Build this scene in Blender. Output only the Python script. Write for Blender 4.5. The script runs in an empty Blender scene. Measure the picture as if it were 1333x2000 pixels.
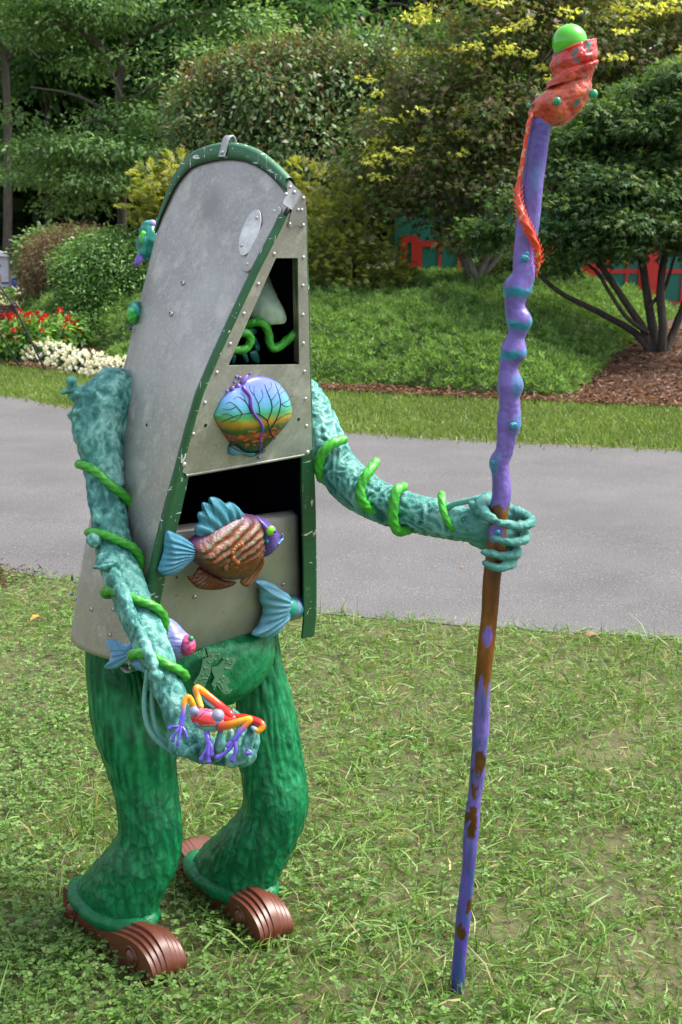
import bpy, bmesh, math, random
import numpy as np
from mathutils import Vector, Matrix, noise
from mathutils.bvhtree import BVHTree
from mathutils.geometry import tessellate_polygon

random.seed(7)
rng = np.random.default_rng(7)
SC = bpy.context.scene
COL = SC.collection

# ------------------------------------------------------------------ camera, sky, sun, exposure
F_PX, PITCH, CAM_H = 2600.0, math.radians(12.4), 1.65
cam_d = bpy.data.cameras.new('camera')
cam = bpy.data.objects.new('camera', cam_d); COL.objects.link(cam)
cam.location = (0, 0, CAM_H); cam.rotation_euler = (math.radians(90) - PITCH, 0, 0)
cam_d.sensor_fit = 'VERTICAL'; cam_d.sensor_height = 24.0; cam_d.lens = F_PX / 2000 * 24
cam_d.clip_end = 600; cam_d.clip_start = 0.05
cam_d.dof.use_dof = True; cam_d.dof.focus_distance = 2.75; cam_d.dof.aperture_fstop = 9
SC.camera = cam

SUN_EL, SUN_DIR = math.radians(57), Vector((1.0, 0.20, 0)).normalized()
world = bpy.data.worlds.new('World'); SC.world = world; world.use_nodes = True
wn = world.node_tree; bg = wn.nodes['Background']
sky = wn.nodes.new('ShaderNodeTexSky'); sky.sky_type = 'NISHITA'; sky.sun_disc = False
sky.sun_elevation = SUN_EL; sky.sun_rotation = math.atan2(SUN_DIR.x, SUN_DIR.y)
sky.air_density = 1.0; sky.dust_density = 3.5; sky.ozone_density = 1.0
hs = wn.nodes.new('ShaderNodeHueSaturation'); hs.inputs['Saturation'].default_value = .45     # hazy, whitish sky
wn.links.new(sky.outputs[0], hs.inputs['Color']); wn.links.new(hs.outputs[0], bg.inputs[0]); bg.inputs[1].default_value = 0.15
sun_d = bpy.data.lights.new('sun', 'SUN'); sun = bpy.data.objects.new('sun', sun_d); COL.objects.link(sun)
sun_d.energy = 2.7; sun_d.angle = math.radians(24); sun_d.color = (1, .95, .86)
sd = Vector((SUN_DIR.x * math.cos(SUN_EL), SUN_DIR.y * math.cos(SUN_EL), math.sin(SUN_EL)))
sun.rotation_euler = (-sd).to_track_quat('-Z', 'Y').to_euler()
SC.view_settings.view_transform = 'Standard'; SC.view_settings.look = 'None'
SC.view_settings.exposure = 1.22; SC.view_settings.gamma = 1.0; SC.view_settings.use_curve_mapping = False
SC.render.engine = 'CYCLES'
SC.cycles.max_bounces = 5; SC.cycles.diffuse_bounces = 3; SC.cycles.glossy_bounces = 2
SC.cycles.transmission_bounces = 3; SC.cycles.transparent_max_bounces = 6
SC.cycles.use_denoising = True; SC.cycles.caustics_reflective = False; SC.cycles.caustics_refractive = False

# ------------------------------------------------------------------ measuring helpers
CP = Vector((0, 0, CAM_H))
FW = Vector((0, math.cos(PITCH), -math.sin(PITCH))); UPV = Vector((0, math.sin(PITCH), math.cos(PITCH)))
def ray(px, py): return FW + Vector((1, 0, 0)) * ((px - 666.5) / F_PX) - UPV * ((py - 1000) / F_PX)
def onplane(px, py, P0, N):
    d = ray(px, py); return CP + d * ((P0 - CP).dot(N) / d.dot(N))
def at(px, py, Y):
    d = ray(px, py); return CP + d * (Y / d.y)
def ground_at(px, py, z=0.0): return onplane(px, py, Vector((0, 0, z)), Vector((0, 0, 1)))
def zc(P): return (P - CP).dot(FW)
AZ, LEAN = math.radians(46), math.radians(15)
U = Vector((math.cos(AZ), math.sin(AZ), 0)); NF = Vector((math.sin(AZ), -math.cos(AZ), 0)); ZZ = Vector((0, 0, 1))
VV = ZZ * math.cos(LEAN) + NF * math.sin(LEAN); WW = NF * math.cos(LEAN) - ZZ * math.sin(LEAN)
TIP = Vector((-0.075, 2.618, 1.6915))
def cz(u, v, w): return TIP + U * u + VV * v + WW * w
def gp(px, py, off=0.0): return onplane(px, py, TIP + WW * off, WW)
def gc(px, py, off=0.0):
    d = gp(px, py, off) - TIP; return d.dot(U), d.dot(VV)

# ------------------------------------------------------------------ mesh helpers
def sm(t): t = np.clip(t, 0, 1); return t * t * (3 - 2 * t)
def catmull(P, n):
    P = np.asarray(P, float); k = len(P)
    Q = np.vstack([2 * P[0] - P[1], P, 2 * P[-1] - P[-2]])
    t = np.linspace(0, k - 1, n); i = np.minimum(t.astype(int), k - 2); f = (t - i)[:, None]
    a, b, c, d = Q[i], Q[i + 1], Q[i + 2], Q[i + 3]
    return .5 * (2 * b + (c - a) * f + (2 * a - 5 * b + 4 * c - d) * f ** 2 + (3 * b - a - 3 * c + d) * f ** 3)
def closed_catmull(P, n):
    P = np.asarray(P, float); k = len(P)
    t = np.linspace(0, k, n, endpoint=False); i = t.astype(int); f = (t - i)[:, None]
    a, b, c, d = P[(i - 1) % k], P[i % k], P[(i + 1) % k], P[(i + 2) % k]
    return .5 * (2 * b + (c - a) * f + (2 * a - 5 * b + 4 * c - d) * f ** 2 + (3 * b - a - 3 * c + d) * f ** 3)

class MB:
    def __init__(s): s.v = []; s.f = []; s.c = []; s.n = 0
    def add(s, v, f, col=(1, 1, 1), over=None):
        if over is not None: col = over
        v = np.asarray([tuple(p) for p in v] if not isinstance(v, np.ndarray) else v, float)
        c = np.asarray(col, float)
        if c.ndim == 1: c = np.tile(c, (len(v), 1))
        s.v.append(v); s.c.append(c)
        s.f += [tuple(i + s.n for i in q) for q in f]; s.n += len(v); return s
    def mesh(s, name, origin=(0, 0, 0)):
        me = bpy.data.meshes.new(name)
        V = np.vstack(s.v) - np.asarray(origin, float)
        me.from_pydata(V.tolist(), [], s.f); set_col(me, np.vstack(s.c)); return me
    def bvh(s): return BVHTree.FromPolygons([Vector(p) for p in np.vstack(s.v)], s.f)
def set_col(me, c):
    a = me.color_attributes.new('Col', 'FLOAT_COLOR', 'POINT')
    c4 = np.ones((len(c), 4), np.float32); c4[:, :3] = c; a.data.foreach_set('color', c4.ravel())

ROOTLOC = {}
def link(name, me, mat, parent=None, root=None, smooth=True, loc=None):
    o = bpy.data.objects.new(name, me); COL.objects.link(o)
    if me is not None:
        if not me.materials:
            for m in (mat if isinstance(mat, (list, tuple)) else [mat]): me.materials.append(m)
        if smooth: me.polygons.foreach_set('use_smooth', [True] * len(me.polygons))
    if parent is not None: o.parent = parent
    if loc is not None: o.location = loc
    return o
def part(name, mb, mat, parent, smooth=True, label=None, autosmooth=None):
    """a mesh given in world coordinates, child of parent (roots sit unrotated, parts at their root's origin)"""
    org = root_loc(parent)
    me = mb.mesh(name, org); o = link(name, me, mat, parent, smooth=smooth)
    if label: o['label'] = label
    if autosmooth is not None: me.set_sharp_from_angle(angle=math.radians(autosmooth))
    return o
def root_loc(o):
    while o.parent is not None: o = o.parent
    return tuple(o.location)
def thing(name, label, cat, loc, group=None):
    o = bpy.data.objects.new(name, None); COL.objects.link(o); o.location = loc; o.empty_display_size = .1
    o['label'] = label; o['category'] = cat
    if group: o['group'] = group
    return o
def setk(o, kind): o['kind'] = kind; return o
def solo(name, mb, mat, label, cat, loc, group=None, smooth=True):
    o = link(name, mb.mesh(name, loc), mat, smooth=smooth, loc=loc); o['label'] = label; o['category'] = cat
    if group: o['group'] = group
    return o
def structure(name, mb, mat, smooth=True):
    return setk(link(name, mb.mesh(name), mat, smooth=smooth), 'structure')

def frames(P):
    P = np.asarray(P, float); T = np.gradient(P, axis=0); T /= np.linalg.norm(T, axis=1)[:, None] + 1e-12
    ref = np.array([0, 0, 1.]) if abs(T[0][2]) < .9 else np.array([0, 1., 0])
    n = np.cross(T[0], ref); n /= np.linalg.norm(n); N = [n]
    for i in range(1, len(P)):
        n = N[-1] - T[i] * np.dot(N[-1], T[i]); n /= np.linalg.norm(n) + 1e-12; N.append(n)
    N = np.array(N); B = np.cross(T, N); return T, N, B
def tube(P, R, seg=14, n=None, twist=None, cap=True, flat=None, cols=None):
    """P: points, R: radii (scalar or list). returns verts, faces, cols"""
    P = np.asarray([tuple(p) for p in P], float)
    R = np.full(len(P), float(R)) if np.isscalar(R) else np.asarray(R, float)
    if n is not None:
        st = [P, R[:, None]] + ([np.asarray(cols, float)] if cols is not None else [])
        A = catmull(np.hstack(st), n); P, R = A[:, :3], np.maximum(A[:, 3], 1e-4)
        if cols is not None: cols = np.clip(A[:, 4:7], 0, 1)
    T, N, B = frames(P); k = len(P)
    ang = np.linspace(0, 2 * math.pi, seg, endpoint=False)
    s = np.concatenate([[0], np.cumsum(np.linalg.norm(np.diff(P, axis=0), axis=1))])
    vs = []
    if cap:   # rounded ends
        pass
    rr = R[:, None] * np.ones((1, seg))
    if twist: rr = rr * (1 + twist[2] * np.sin(twist[0] * ang[None, :] + twist[1] * s[:, None]))
    V = P[:, None, :] + rr[:, :, None] * (np.cos(ang)[None, :, None] * N[:, None, :] + np.sin(ang)[None, :, None] * B[:, None, :])
    V = V.reshape(-1, 3)
    F = [(i * seg + j, i * seg + (j + 1) % seg, (i + 1) * seg + (j + 1) % seg, (i + 1) * seg + j) for i in range(k - 1) for j in range(seg)]
    C = None if cols is None else np.repeat(np.asarray(cols, float), seg, axis=0)
    if cap:
        for e, sgn in ((0, -1), (k - 1, 1)):
            base = e * seg; prev = base
            for a in (.5, .85):
                ring = P[e] + (V[base:base + seg] - P[e]) * math.cos(a * math.pi / 2) + T[e] * sgn * R[e] * math.sin(a * math.pi / 2)
                st = len(V); V = np.vstack([V, ring])
                F += [(prev + j, prev + (j + 1) % seg, st + (j + 1) % seg, st + j)[::sgn] for j in range(seg)]; prev = st
            V = np.vstack([V, P[e] + T[e] * sgn * R[e]]); top = len(V) - 1
            F += [(prev + j, prev + (j + 1) % seg, top)[::sgn] for j in range(seg)]
            if C is not None: C = np.vstack([C, np.tile(np.asarray(cols[e], float), (2 * seg + 1, 1))])
    return V, F, (C if C is not None else (1, 1, 1))
def pxtube(L, off=None):
    """list of (px,py,Y,rpx) -> points, radii"""
    P = [at(a, b, Y) for a, b, Y, r in L]; R = [r * zc(p) / F_PX for p, (_, _, _, r) in zip(P, L)]
    return P, R
def ell(c, ax, seg=24, rings=14):
    """ellipsoid: centre, three axis vectors"""
    c = np.asarray(tuple(c), float); A = np.array([tuple(a) for a in ax], float)
    v = [c + A[2]]; f = []
    for i in range(1, rings):
        th = math.pi * i / rings
        for j in range(seg):
            ph = 2 * math.pi * j / seg
            v.append(c + A[0] * math.sin(th) * math.cos(ph) + A[1] * math.sin(th) * math.sin(ph) + A[2] * math.cos(th))
    v.append(c - A[2]); e = len(v) - 1
    for j in range(seg): f.append((0, 1 + j, 1 + (j + 1) % seg)); f.append((e, 1 + (rings - 2) * seg + (j + 1) % seg, 1 + (rings - 2) * seg + j))
    for i in range(rings - 2):
        for j in range(seg):
            a = 1 + i * seg; f.append((a + j, a + seg + j, a + seg + (j + 1) % seg, a + (j + 1) % seg))
    return np.array(v), f
def ball(c, r, seg=20, rings=12): return ell(c, (Vector((r, 0, 0)), Vector((0, r, 0)), Vector((0, 0, r))), seg, rings)
def relief(outline, axis, org, H, n=96, rings=12, back=.35, ridge=None, wave=None, p=.5, closed=True, colf=None, eu=None, ev=None, ew=None):
    """inflated shape from a closed outline (plane coords) and an inner axis polyline"""
    eu = eu or U; ev = ev or VV; ew = ew or WW
    O = closed_catmull(outline, n); A = np.asarray(axis, float)
    if len(A) == 1: near = np.tile(A[0], (n, 1))
    else:
        best = np.full(n, 1e9); near = np.zeros((n, 2))
        for a, b in zip(A[:-1], A[1:]):
            ab = b - a; t = np.clip(((O - a) @ ab) / (ab @ ab), 0, 1); q = a + t[:, None] * ab
            d = np.linalg.norm(O - q, axis=1); m = d < best; best[m] = d[m]; near[m] = q[m]
    vs, cs, fs = [], [], []
    order = list(range(-rings + 1, rings + 1))     # negative: back side
    rows = [('b', k / rings) for k in range(rings, 0, -1)] + [('f', k / rings) for k in range(0, rings + 1)]
    eun, evn, ewn = (np.array(tuple(q)) for q in (eu, ev, ew)); o = np.array(tuple(org))
    for side, t in rows:
        q = O + (near - O) * t
        z = H * (1 - (1 - t) ** 2) ** p
        if side == 'b': z = -z * back
        zz = np.full(n, z)
        if side == 'f':
            if ridge is not None: zz = zz + ridge(np.arange(n) / n, t)
            if wave is not None: zz = zz + wave(q, t)
        vs.append(o + q[:, :1] * eun + q[:, 1:] * evn + zz[:, None] * ewn)
        cs.append(np.array([colf(q[i], t, i / n) for i in range(n)]) if colf else np.ones((n, 3)))
    V = np.vstack(vs); C = np.vstack(cs); R = len(rows)
    for i in range(R - 1):
        for j in range(n):
            fs.append((i * n + j, i * n + (j + 1) % n, (i + 1) * n + (j + 1) % n, (i + 1) * n + j))
    return V, fs, C
def prism(poly, org, ex, ey, ez, h, chamfer=0.0):
    """polygon (2D) extruded along ez by h, with a small chamfer at the top"""
    P = np.asarray(poly, float); n = len(P); o = np.array(tuple(org)); X, Y, Z = (np.array(tuple(q)) for q in (ex, ey, ez))
    area = .5 * sum(P[i][0] * P[(i + 1) % n][1] - P[(i + 1) % n][0] * P[i][1] for i in range(n))
    if area < 0: P = P[::-1]
    def ring(Q, z): return o + Q[:, :1] * X + Q[:, 1:] * Y + z * Z
    rs = [ring(P, 0)]
    if chamfer > 0:
        d1 = P - np.roll(P, 1, 0); d2 = np.roll(P, -1, 0) - P
        nn = lambda d: np.stack([-d[:, 1], d[:, 0]], 1) / (np.linalg.norm(d, axis=1)[:, None] + 1e-9)
        m = nn(d1) + nn(d2); m /= (np.linalg.norm(m, axis=1)[:, None] + 1e-9)
        rs += [ring(P, h - chamfer), ring(P + m * chamfer, h)]
    else: rs.append(ring(P, h))
    tri = tessellate_polygon([[Vector((a, b, 0)) for a, b in P]])
    def up_(t): (a, b, c) = t; return t if (P[b][0] - P[a][0]) * (P[c][1] - P[a][1]) - (P[c][0] - P[a][0]) * (P[b][1] - P[a][1]) > 0 else (a, c, b)
    tri = [up_(tuple(t)) for t in tri]; q = (len(rs) - 1) * n
    V = np.vstack(rs); F = [t[::-1] for t in tri] + [tuple(i + q for i in t) for t in tri]
    for k in range(len(rs) - 1):
        F += [(k * n + i, k * n + (i + 1) % n, (k + 1) * n + (i + 1) % n, (k + 1) * n + i) for i in range(n)]
    return V, F
def boxmb(mb, c, ex, ey, ez, col=(1, 1, 1)):
    """box with centre c and half-axis vectors"""
    c = Vector(c); v = [c + ex * a + ey * b + ez * d for d in (-1, 1) for b in (-1, 1) for a in (-1, 1)]
    mb.add(v, [(0, 2, 3, 1), (4, 5, 7, 6), (0, 1, 5, 4), (2, 6, 7, 3), (0, 4, 6, 2), (1, 3, 7, 5)], col)
def loft(sections, seg=96, cap=True):
    """sections: list of (centre, ax1, ax2)"""
    ang = np.linspace(0, 2 * math.pi, seg, endpoint=False); vs = []; F = []
    for c, a, b in sections:
        c, a, b = (np.array(tuple(q)) for q in (c, a, b)); vs.append(c + np.cos(ang)[:, None] * a + np.sin(ang)[:, None] * b)
    V = np.vstack(vs); k = len(sections)
    F = [(i * seg + j, i * seg + (j + 1) % seg, (i + 1) * seg + (j + 1) % seg, (i + 1) * seg + j) for i in range(k - 1) for j in range(seg)]
    if cap:
        for e in (0, k - 1):
            V = np.vstack([V, np.array(tuple(sections[e][0]))]); t = len(V) - 1
            F += [((e * seg + j), e * seg + (j + 1) % seg, t)[::(-1 if e == 0 else 1)] for j in range(seg)]
    return V, F
def smooth_sections(S, n):
    A = np.array([list(c) + list(a) + list(b) for c, a, b in S]); B = catmull(A, n)
    return [(r[:3], r[3:6], r[6:9]) for r in B]
def displaced(V, F, fn):
    """push vertices along their normals by fn(point)"""
    me = bpy.data.meshes.new('tmp'); me.from_pydata(V.tolist(), [], F); me.update()
    N = np.zeros(len(V) * 3); me.vertices.foreach_get('normal', N); N = N.reshape(-1, 3)
    d = np.array([fn(Vector(p)) for p in V]); bpy.data.meshes.remove(me)
    return V + N * d[:, None], d
def remeshed(mb, voxel, fn=None, smooth_it=6):
    """fuse overlapping pieces into one continuous surface"""
    me = mb.mesh('fuse'); o = bpy.data.objects.new('fuse', me); COL.objects.link(o)
    m = o.modifiers.new('r', 'REMESH'); m.mode = 'VOXEL'; m.voxel_size = voxel
    s = o.modifiers.new('s', 'SMOOTH'); s.factor = .5; s.iterations = smooth_it
    dg = bpy.context.evaluated_depsgraph_get(); ev = o.evaluated_get(dg); m2 = ev.to_mesh()
    V = np.zeros(len(m2.vertices) * 3); m2.vertices.foreach_get('co', V); V = V.reshape(-1, 3)
    F = [tuple(p.vertices) for p in m2.polygons]; ev.to_mesh_clear()
    bpy.data.objects.remove(o); bpy.data.meshes.remove(me)
    d = np.zeros(len(V))
    if fn: V, d = displaced(V, F, fn)
    return V, F, d

# ------------------------------------------------------------------ materials
def srgb(r, g, b):
    f = lambda c: (c / 255 / 12.92) if c / 255 <= .04045 else ((c / 255 + .055) / 1.055) ** 2.4
    return (f(r), f(g), f(b))
class NT:
    def __init__(s, name):
        s.m = bpy.data.materials.new(name); s.m.use_nodes = True; s.t = s.m.node_tree; s.b = s.t.nodes['Principled BSDF']; s.out = s.t.nodes['Material Output']
    def n(s, typ, ins=None, **kw):
        x = s.t.nodes.new('ShaderNode' + typ)
        for k, v in kw.items(): setattr(x, k, v)
        for k, v in (ins or {}).items(): s.set(x.inputs[k], v)
        return x
    def set(s, inp, v):
        if isinstance(v, bpy.types.NodeSocket): s.t.links.new(v, inp)
        else: inp.default_value = (*v, 1) if isinstance(v, tuple) and len(v) == 3 and inp.type == 'RGBA' else v
    def mix(s, f, a, b, bt='MIX'):
        x = s.n('Mix', data_type='RGBA', blend_type=bt); s.set(x.inputs[0], f); s.set(x.inputs[6], a); s.set(x.inputs[7], b); return x.outputs[2]
    def coord(s, which='Object', scale=(1, 1, 1)):
        t = s.n('TexCoord'); mp = s.n('Mapping', {'Vector': t.outputs[which], 'Scale': scale}); return mp.outputs[0]
    def noise(s, vec, scale, detail=4, rough=.55, dist=0): return s.n('TexNoise', {'Vector': vec, 'Scale': scale, 'Detail': detail, 'Roughness': rough, 'Distortion': dist}).outputs[0]
    def vor(s, vec, scale, feat='F1'): return s.n('TexVoronoi', {'Vector': vec, 'Scale': scale}, feature=feat).outputs['Distance']
    def ramp(s, f, lo, hi):
        return s.n('MapRange', {'Value': f, 'From Min': lo, 'From Max': hi}, clamp=True).outputs[0]
    def bump(s, h, strength, dist=.01, normal=None):
        x = s.n('Bump', {'Height': h, 'Strength': strength, 'Distance': dist})
        if normal: s.set(x.inputs['Normal'], normal)
        return x.outputs[0]
    def col(s): return s.n('Attribute', attribute_name='Col').outputs['Color']
    def fin(s, color=None, rough=None, metal=0.0, normal=None, spec=None, coat=0):
        b = s.b
        if color is not None: s.set(b.inputs['Base Color'], color)
        if rough is not None: s.set(b.inputs['Roughness'], rough)
        s.set(b.inputs['Metallic'], metal)
        if normal is not None: s.set(b.inputs['Normal'], normal)
        if spec is not None: s.set(b.inputs['Specular IOR Level'], spec)
        if coat: b.inputs['Coat Weight'].default_value = coat; b.inputs['Coat Roughness'].default_value = .15
        return s.m

def m_paint(name, rough=.38, var=.25, scale=18, bump=.25, bscale=90, stretch=(1, 1, 1), coat=0, bdist=.004, vcol=True, base=(1, 1, 1), tint=None):
    t = NT(name); v = t.coord('Object', stretch)
    c = t.col() if vcol else base
    nz = t.noise(v, scale, 5)
    dark = t.mix(1.0, c, (1 - var, 1 - var, 1 - var), 'MULTIPLY')
    c2 = t.mix(t.ramp(nz, .35, .65), dark, c)
    if tint: c2 = t.mix(t.ramp(t.noise(v, scale * .6, 3), .52, .72), c2, tint)
    nb = t.noise(v, bscale, 4)
    return t.fin(c2, rough, 0, t.bump(nb, bump, bdist), coat=coat)

def m_alu(name, base=.42, tint=(1, 1, 1), streak=(30, 30, 4), stain=None):
    t = NT(name); v = t.coord('Object'); vs = t.coord('Object', streak)
    n1 = t.noise(v, 5, 6, .65); n2 = t.noise(vs, 3, 5, .6); n3 = t.noise(v, 60, 4); n4 = t.noise(v, 14, 6, .7)
    c0 = tuple(base * q for q in tint); hi = tuple(min(1, base * 1.35 * q) for q in tint); lo = tuple(base * .62 * q for q in tint)
    c = t.mix(t.ramp(n1, .3, .7), lo, c0); c = t.mix(t.ramp(n4, .52, .75), c, hi); c = t.mix(t.n('Math', {0: t.ramp(n2, .6, .8), 1: .35}, operation='MULTIPLY').outputs[0], c, hi)
    c = t.mix(t.n('Math', {0: t.ramp(t.noise(v, 150, 4, .7), .52, .7), 1: .55}, operation='MULTIPLY').outputs[0], c, hi)
    if stain:      # one old dark smudge on the sheet
        d_ = t.n('VectorMath', {0: t.coord('Object'), 1: stain}, operation='DISTANCE').outputs['Value']; q = t.n('Math', {0: d_, 1: t.n('Math', {0: n4, 1: .10}, operation='MULTIPLY').outputs[0]}, operation='ADD').outputs[0]
        c = t.mix(t.ramp(q, .105, .065), c, lo)
    r = t.n('MapRange', {'Value': n4, 'From Min': .3, 'From Max': .7, 'To Min': .38, 'To Max': .6}).outputs[0]
    return t.fin(c, r, .72, t.bump(n3, .08, .002))

def m_scratched(name, base, sc=(.62, .66, .62), amt=.66):
    t = NT(name); v = t.coord('Object'); vs = t.coord('Object', (55, 55, 9)); vd = t.coord('Object', (10, 14, 40))
    n = t.ramp(t.noise(vs, 1.2, 3, .6, 1.5), amt, amt + .02); n2 = t.ramp(t.noise(vd, 1.6, 2, .5, 2.), amt + .03, amt + .05)
    nz = t.noise(v, 25, 5)
    c = t.mix(t.ramp(nz, .3, .7), tuple(q * .75 for q in base), base)
    msk = t.mix(1.0, n, n2, 'LIGHTEN'); c = t.mix(msk, c, sc)
    return t.fin(c, .48, 0, t.bump(t.noise(v, 120, 3), .06, .002))

M = {}
M['alu'] = m_alu('weathered_aluminium', .45, (1.02, 1, .96), stain=tuple(at(413, 408, 2.72) - Vector((-.387, 2.92, 0))))
M['alu_front'] = m_alu('weathered_aluminium_deck', .50, (1, 1, .92))
M['alu_fit'] = m_alu('bright_aluminium', .55)
M['steel'] = NT('steel_screw').fin((.5, .5, .52), .25, 1.0)
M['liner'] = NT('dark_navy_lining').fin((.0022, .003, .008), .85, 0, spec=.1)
M['rail'] = m_scratched('scratched_green_paint', srgb(44, 98, 62))
M['stem'] = m_scratched('chipped_green_paint', srgb(58, 112, 80), (.7, .72, .74), .63)
M['black'] = NT('black_rubber_and_shadow').fin((.008, .008, .009), .6)
M['vine'] = m_paint('bright_green_vine_paint', .36, .35, 60, .35, 160, (1, 1, 1), vcol=True)
M['plain'] = m_paint('painted_relief', .34, .18, 60, .25, 220)
M['gloss'] = m_paint('glossy_paint', .2, .12, 40, .03, 60, coat=.4)
M['shoe'] = m_paint('terracotta_brown_paint', .38, .22, 14, .10, 70, vcol=False, base=srgb(104, 56, 40))

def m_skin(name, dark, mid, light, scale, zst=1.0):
    """teal skin: shade painted into the hollows, lit tone on the ridges (Col.r carries the relief height)"""
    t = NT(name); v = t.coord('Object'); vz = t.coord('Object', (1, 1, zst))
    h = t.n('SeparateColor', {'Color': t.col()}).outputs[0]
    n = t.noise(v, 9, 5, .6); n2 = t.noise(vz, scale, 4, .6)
    c = t.mix(t.ramp(h, .12, .62), dark, mid); c = t.mix(t.ramp(h, .62, 1.0), c, light)  # relief shading put into the colour: darker hollows, paler ridges
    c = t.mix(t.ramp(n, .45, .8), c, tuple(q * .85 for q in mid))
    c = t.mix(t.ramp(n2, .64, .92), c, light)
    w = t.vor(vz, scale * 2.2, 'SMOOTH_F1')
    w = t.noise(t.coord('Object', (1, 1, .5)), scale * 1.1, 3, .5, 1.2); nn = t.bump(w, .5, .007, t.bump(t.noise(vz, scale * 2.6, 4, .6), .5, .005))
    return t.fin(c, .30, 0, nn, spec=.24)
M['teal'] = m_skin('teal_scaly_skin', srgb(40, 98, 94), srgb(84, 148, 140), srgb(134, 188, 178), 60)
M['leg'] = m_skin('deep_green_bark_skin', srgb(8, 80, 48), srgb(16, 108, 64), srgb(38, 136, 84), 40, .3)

def m_leaf(name, rough=.45, trans=.35, spec=.5):
    t = NT(name); c = t.col(); oi = t.n('TexCoord').outputs['Object']
    t.fin(c, rough, 0, spec=spec)
    tr = t.n('BsdfTranslucent', {'Color': t.mix(1.0, c, (1.25, 1.25, .6), 'MULTIPLY')})
    mx = t.n('MixShader', {0: trans}); t.t.links.new(t.b.outputs[0], mx.inputs[1]); t.t.links.new(tr.outputs[0], mx.inputs[2])
    t.t.links.new(mx.outputs[0], t.out.inputs[0]); return t.m
M['leaf'] = m_leaf('leaf', .5, .45, .35); M['leaf_gloss'] = m_leaf('glossy_leaf', .42, .3, .35); M['grass'] = m_leaf('grass_blade', .5, .35, .35)
M['petal'] = m_leaf('petal', .6, .25, .2)
def m_bark(name, a, b, sc=(8, 8, 1.5)):
    t = NT(name); v = t.coord('Object', sc); n = t.noise(v, 3, 6, .7)
    return t.fin(t.mix(t.ramp(n, .3, .7), a, b), .85, 0, t.bump(n, .6, .03))
M['bark'] = m_bark('grey_brown_bark', (.045, .036, .028), (.14, .12, .10)); M['bark_dark'] = m_bark('dark_bark', (.02, .016, .013), (.07, .055, .045))
M['bark_pale'] = m_bark('pale_grey_bark', (.10, .09, .08), (.30, .28, .26))

# ------------------------------------------------------------------ terrain
EX, EY = [-60, -22, -12, -6.5, -3.93, -2.6, -1.3, -.23, 1.4, 3.03, 5.5, 9, 20, 60], [48, 27, 21, 17.0, 15.3, 14.35, 13.55, 13.0, 12.3, 11.74, 11.1, 10.4, 8.6, 4]
def edge_y(x): return np.interp(x, EX, EY)
def terr(x, y):
    d = y - edge_y(x); return .35 * sm(d / 4.5) + .02 * np.clip(d - 6, 0, 60) * sm((d - 6) / 10)
def xr(d): return 2.0 + .38 * np.clip(d, 0, 8)
def juniper_h(x, y):
    d = y - edge_y(x)
    q = np.minimum.reduce([d - .30 - .10 * np.sin(x * 3.1) , (xr(d) - x) * 1.1, (x + 2.55 + 1.3 * np.clip(d - 1.2, 0, 1.5)) * 1.3, (7.0 - d) * 1.5])
    t = np.clip(q / 2.1, 0, 1); return np.where(q > 0, .07 + .52 * (1 - (1 - t) ** 2.2), 0.0)
def noise2(x, y, s, seed=0):
    """cheap smooth value noise, vectorised"""
    x = np.asarray(x) * s + seed * 17.3; y = np.asarray(y) * s - seed * 9.1
    def hsh(i, j): return np.modf(np.abs(np.sin(i * 127.1 + j * 311.7) * 43758.5453))[0]
    xi, yi = np.floor(x), np.floor(y); xf, yf = x - xi, y - yi; a = xf * xf * (3 - 2 * xf); b = yf * yf * (3 - 2 * yf)
    return (hsh(xi, yi) * (1 - a) + hsh(xi + 1, yi) * a) * (1 - b) + (hsh(xi, yi + 1) * (1 - a) + hsh(xi + 1, yi + 1) * a) * b
def noise3(P, s, seed=0):
    P = np.asarray(P) * s + seed * 13.7; I = np.floor(P); f = P - I; f = f * f * (3 - 2 * f)
    def h(d):
        q = I + d; return np.modf(np.abs(np.sin(q[:, 0] * 127.1 + q[:, 1] * 311.7 + q[:, 2] * 74.7) * 43758.5453))[0]
    r = 0
    for dx in (0, 1):
        for dy in (0, 1):
            for dz in (0, 1):
                w = (f[:, 0] if dx else 1 - f[:, 0]) * (f[:, 1] if dy else 1 - f[:, 1]) * (f[:, 2] if dz else 1 - f[:, 2])
                r = r + w * h(np.array([dx, dy, dz]))
    return r
def gridmb(xs, ys, zf, keep=None):
    X, Y = np.meshgrid(xs, ys); Z = zf(X, Y); V = np.stack([X.ravel(), Y.ravel(), Z.ravel()], 1); nx = len(xs)
    F = [(j * nx + i, j * nx + i + 1, (j + 1) * nx + i + 1, (j + 1) * nx + i) for j in range(len(ys) - 1) for i in range(nx - 1)]
    return MB().add(V, F)
def m_ground():
    t = NT('lawn_soil'); v = t.coord('Object'); n = t.noise(v, 3, 6, .65); n2 = t.noise(v, 40, 5, .7)
    c = t.mix(t.ramp(n, .35, .65), (.09, .105, .034), (.14, .125, .06)); c = t.mix(t.ramp(n2, .45, .75), c, (.075, .055, .030))
    return t.fin(c, .95, 0, t.bump(n2, .8, .02))
xs = np.concatenate([np.linspace(-200, -16, 14), np.linspace(-15, 15, 121), np.linspace(16, 200, 14)])
ys = np.concatenate([np.linspace(-30, 0, 6), np.linspace(.5, 40, 160), np.linspace(42, 260, 14)])
M['soil'] = m_ground()
structure('ground', gridmb(xs, ys, terr), M['soil'])

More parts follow.
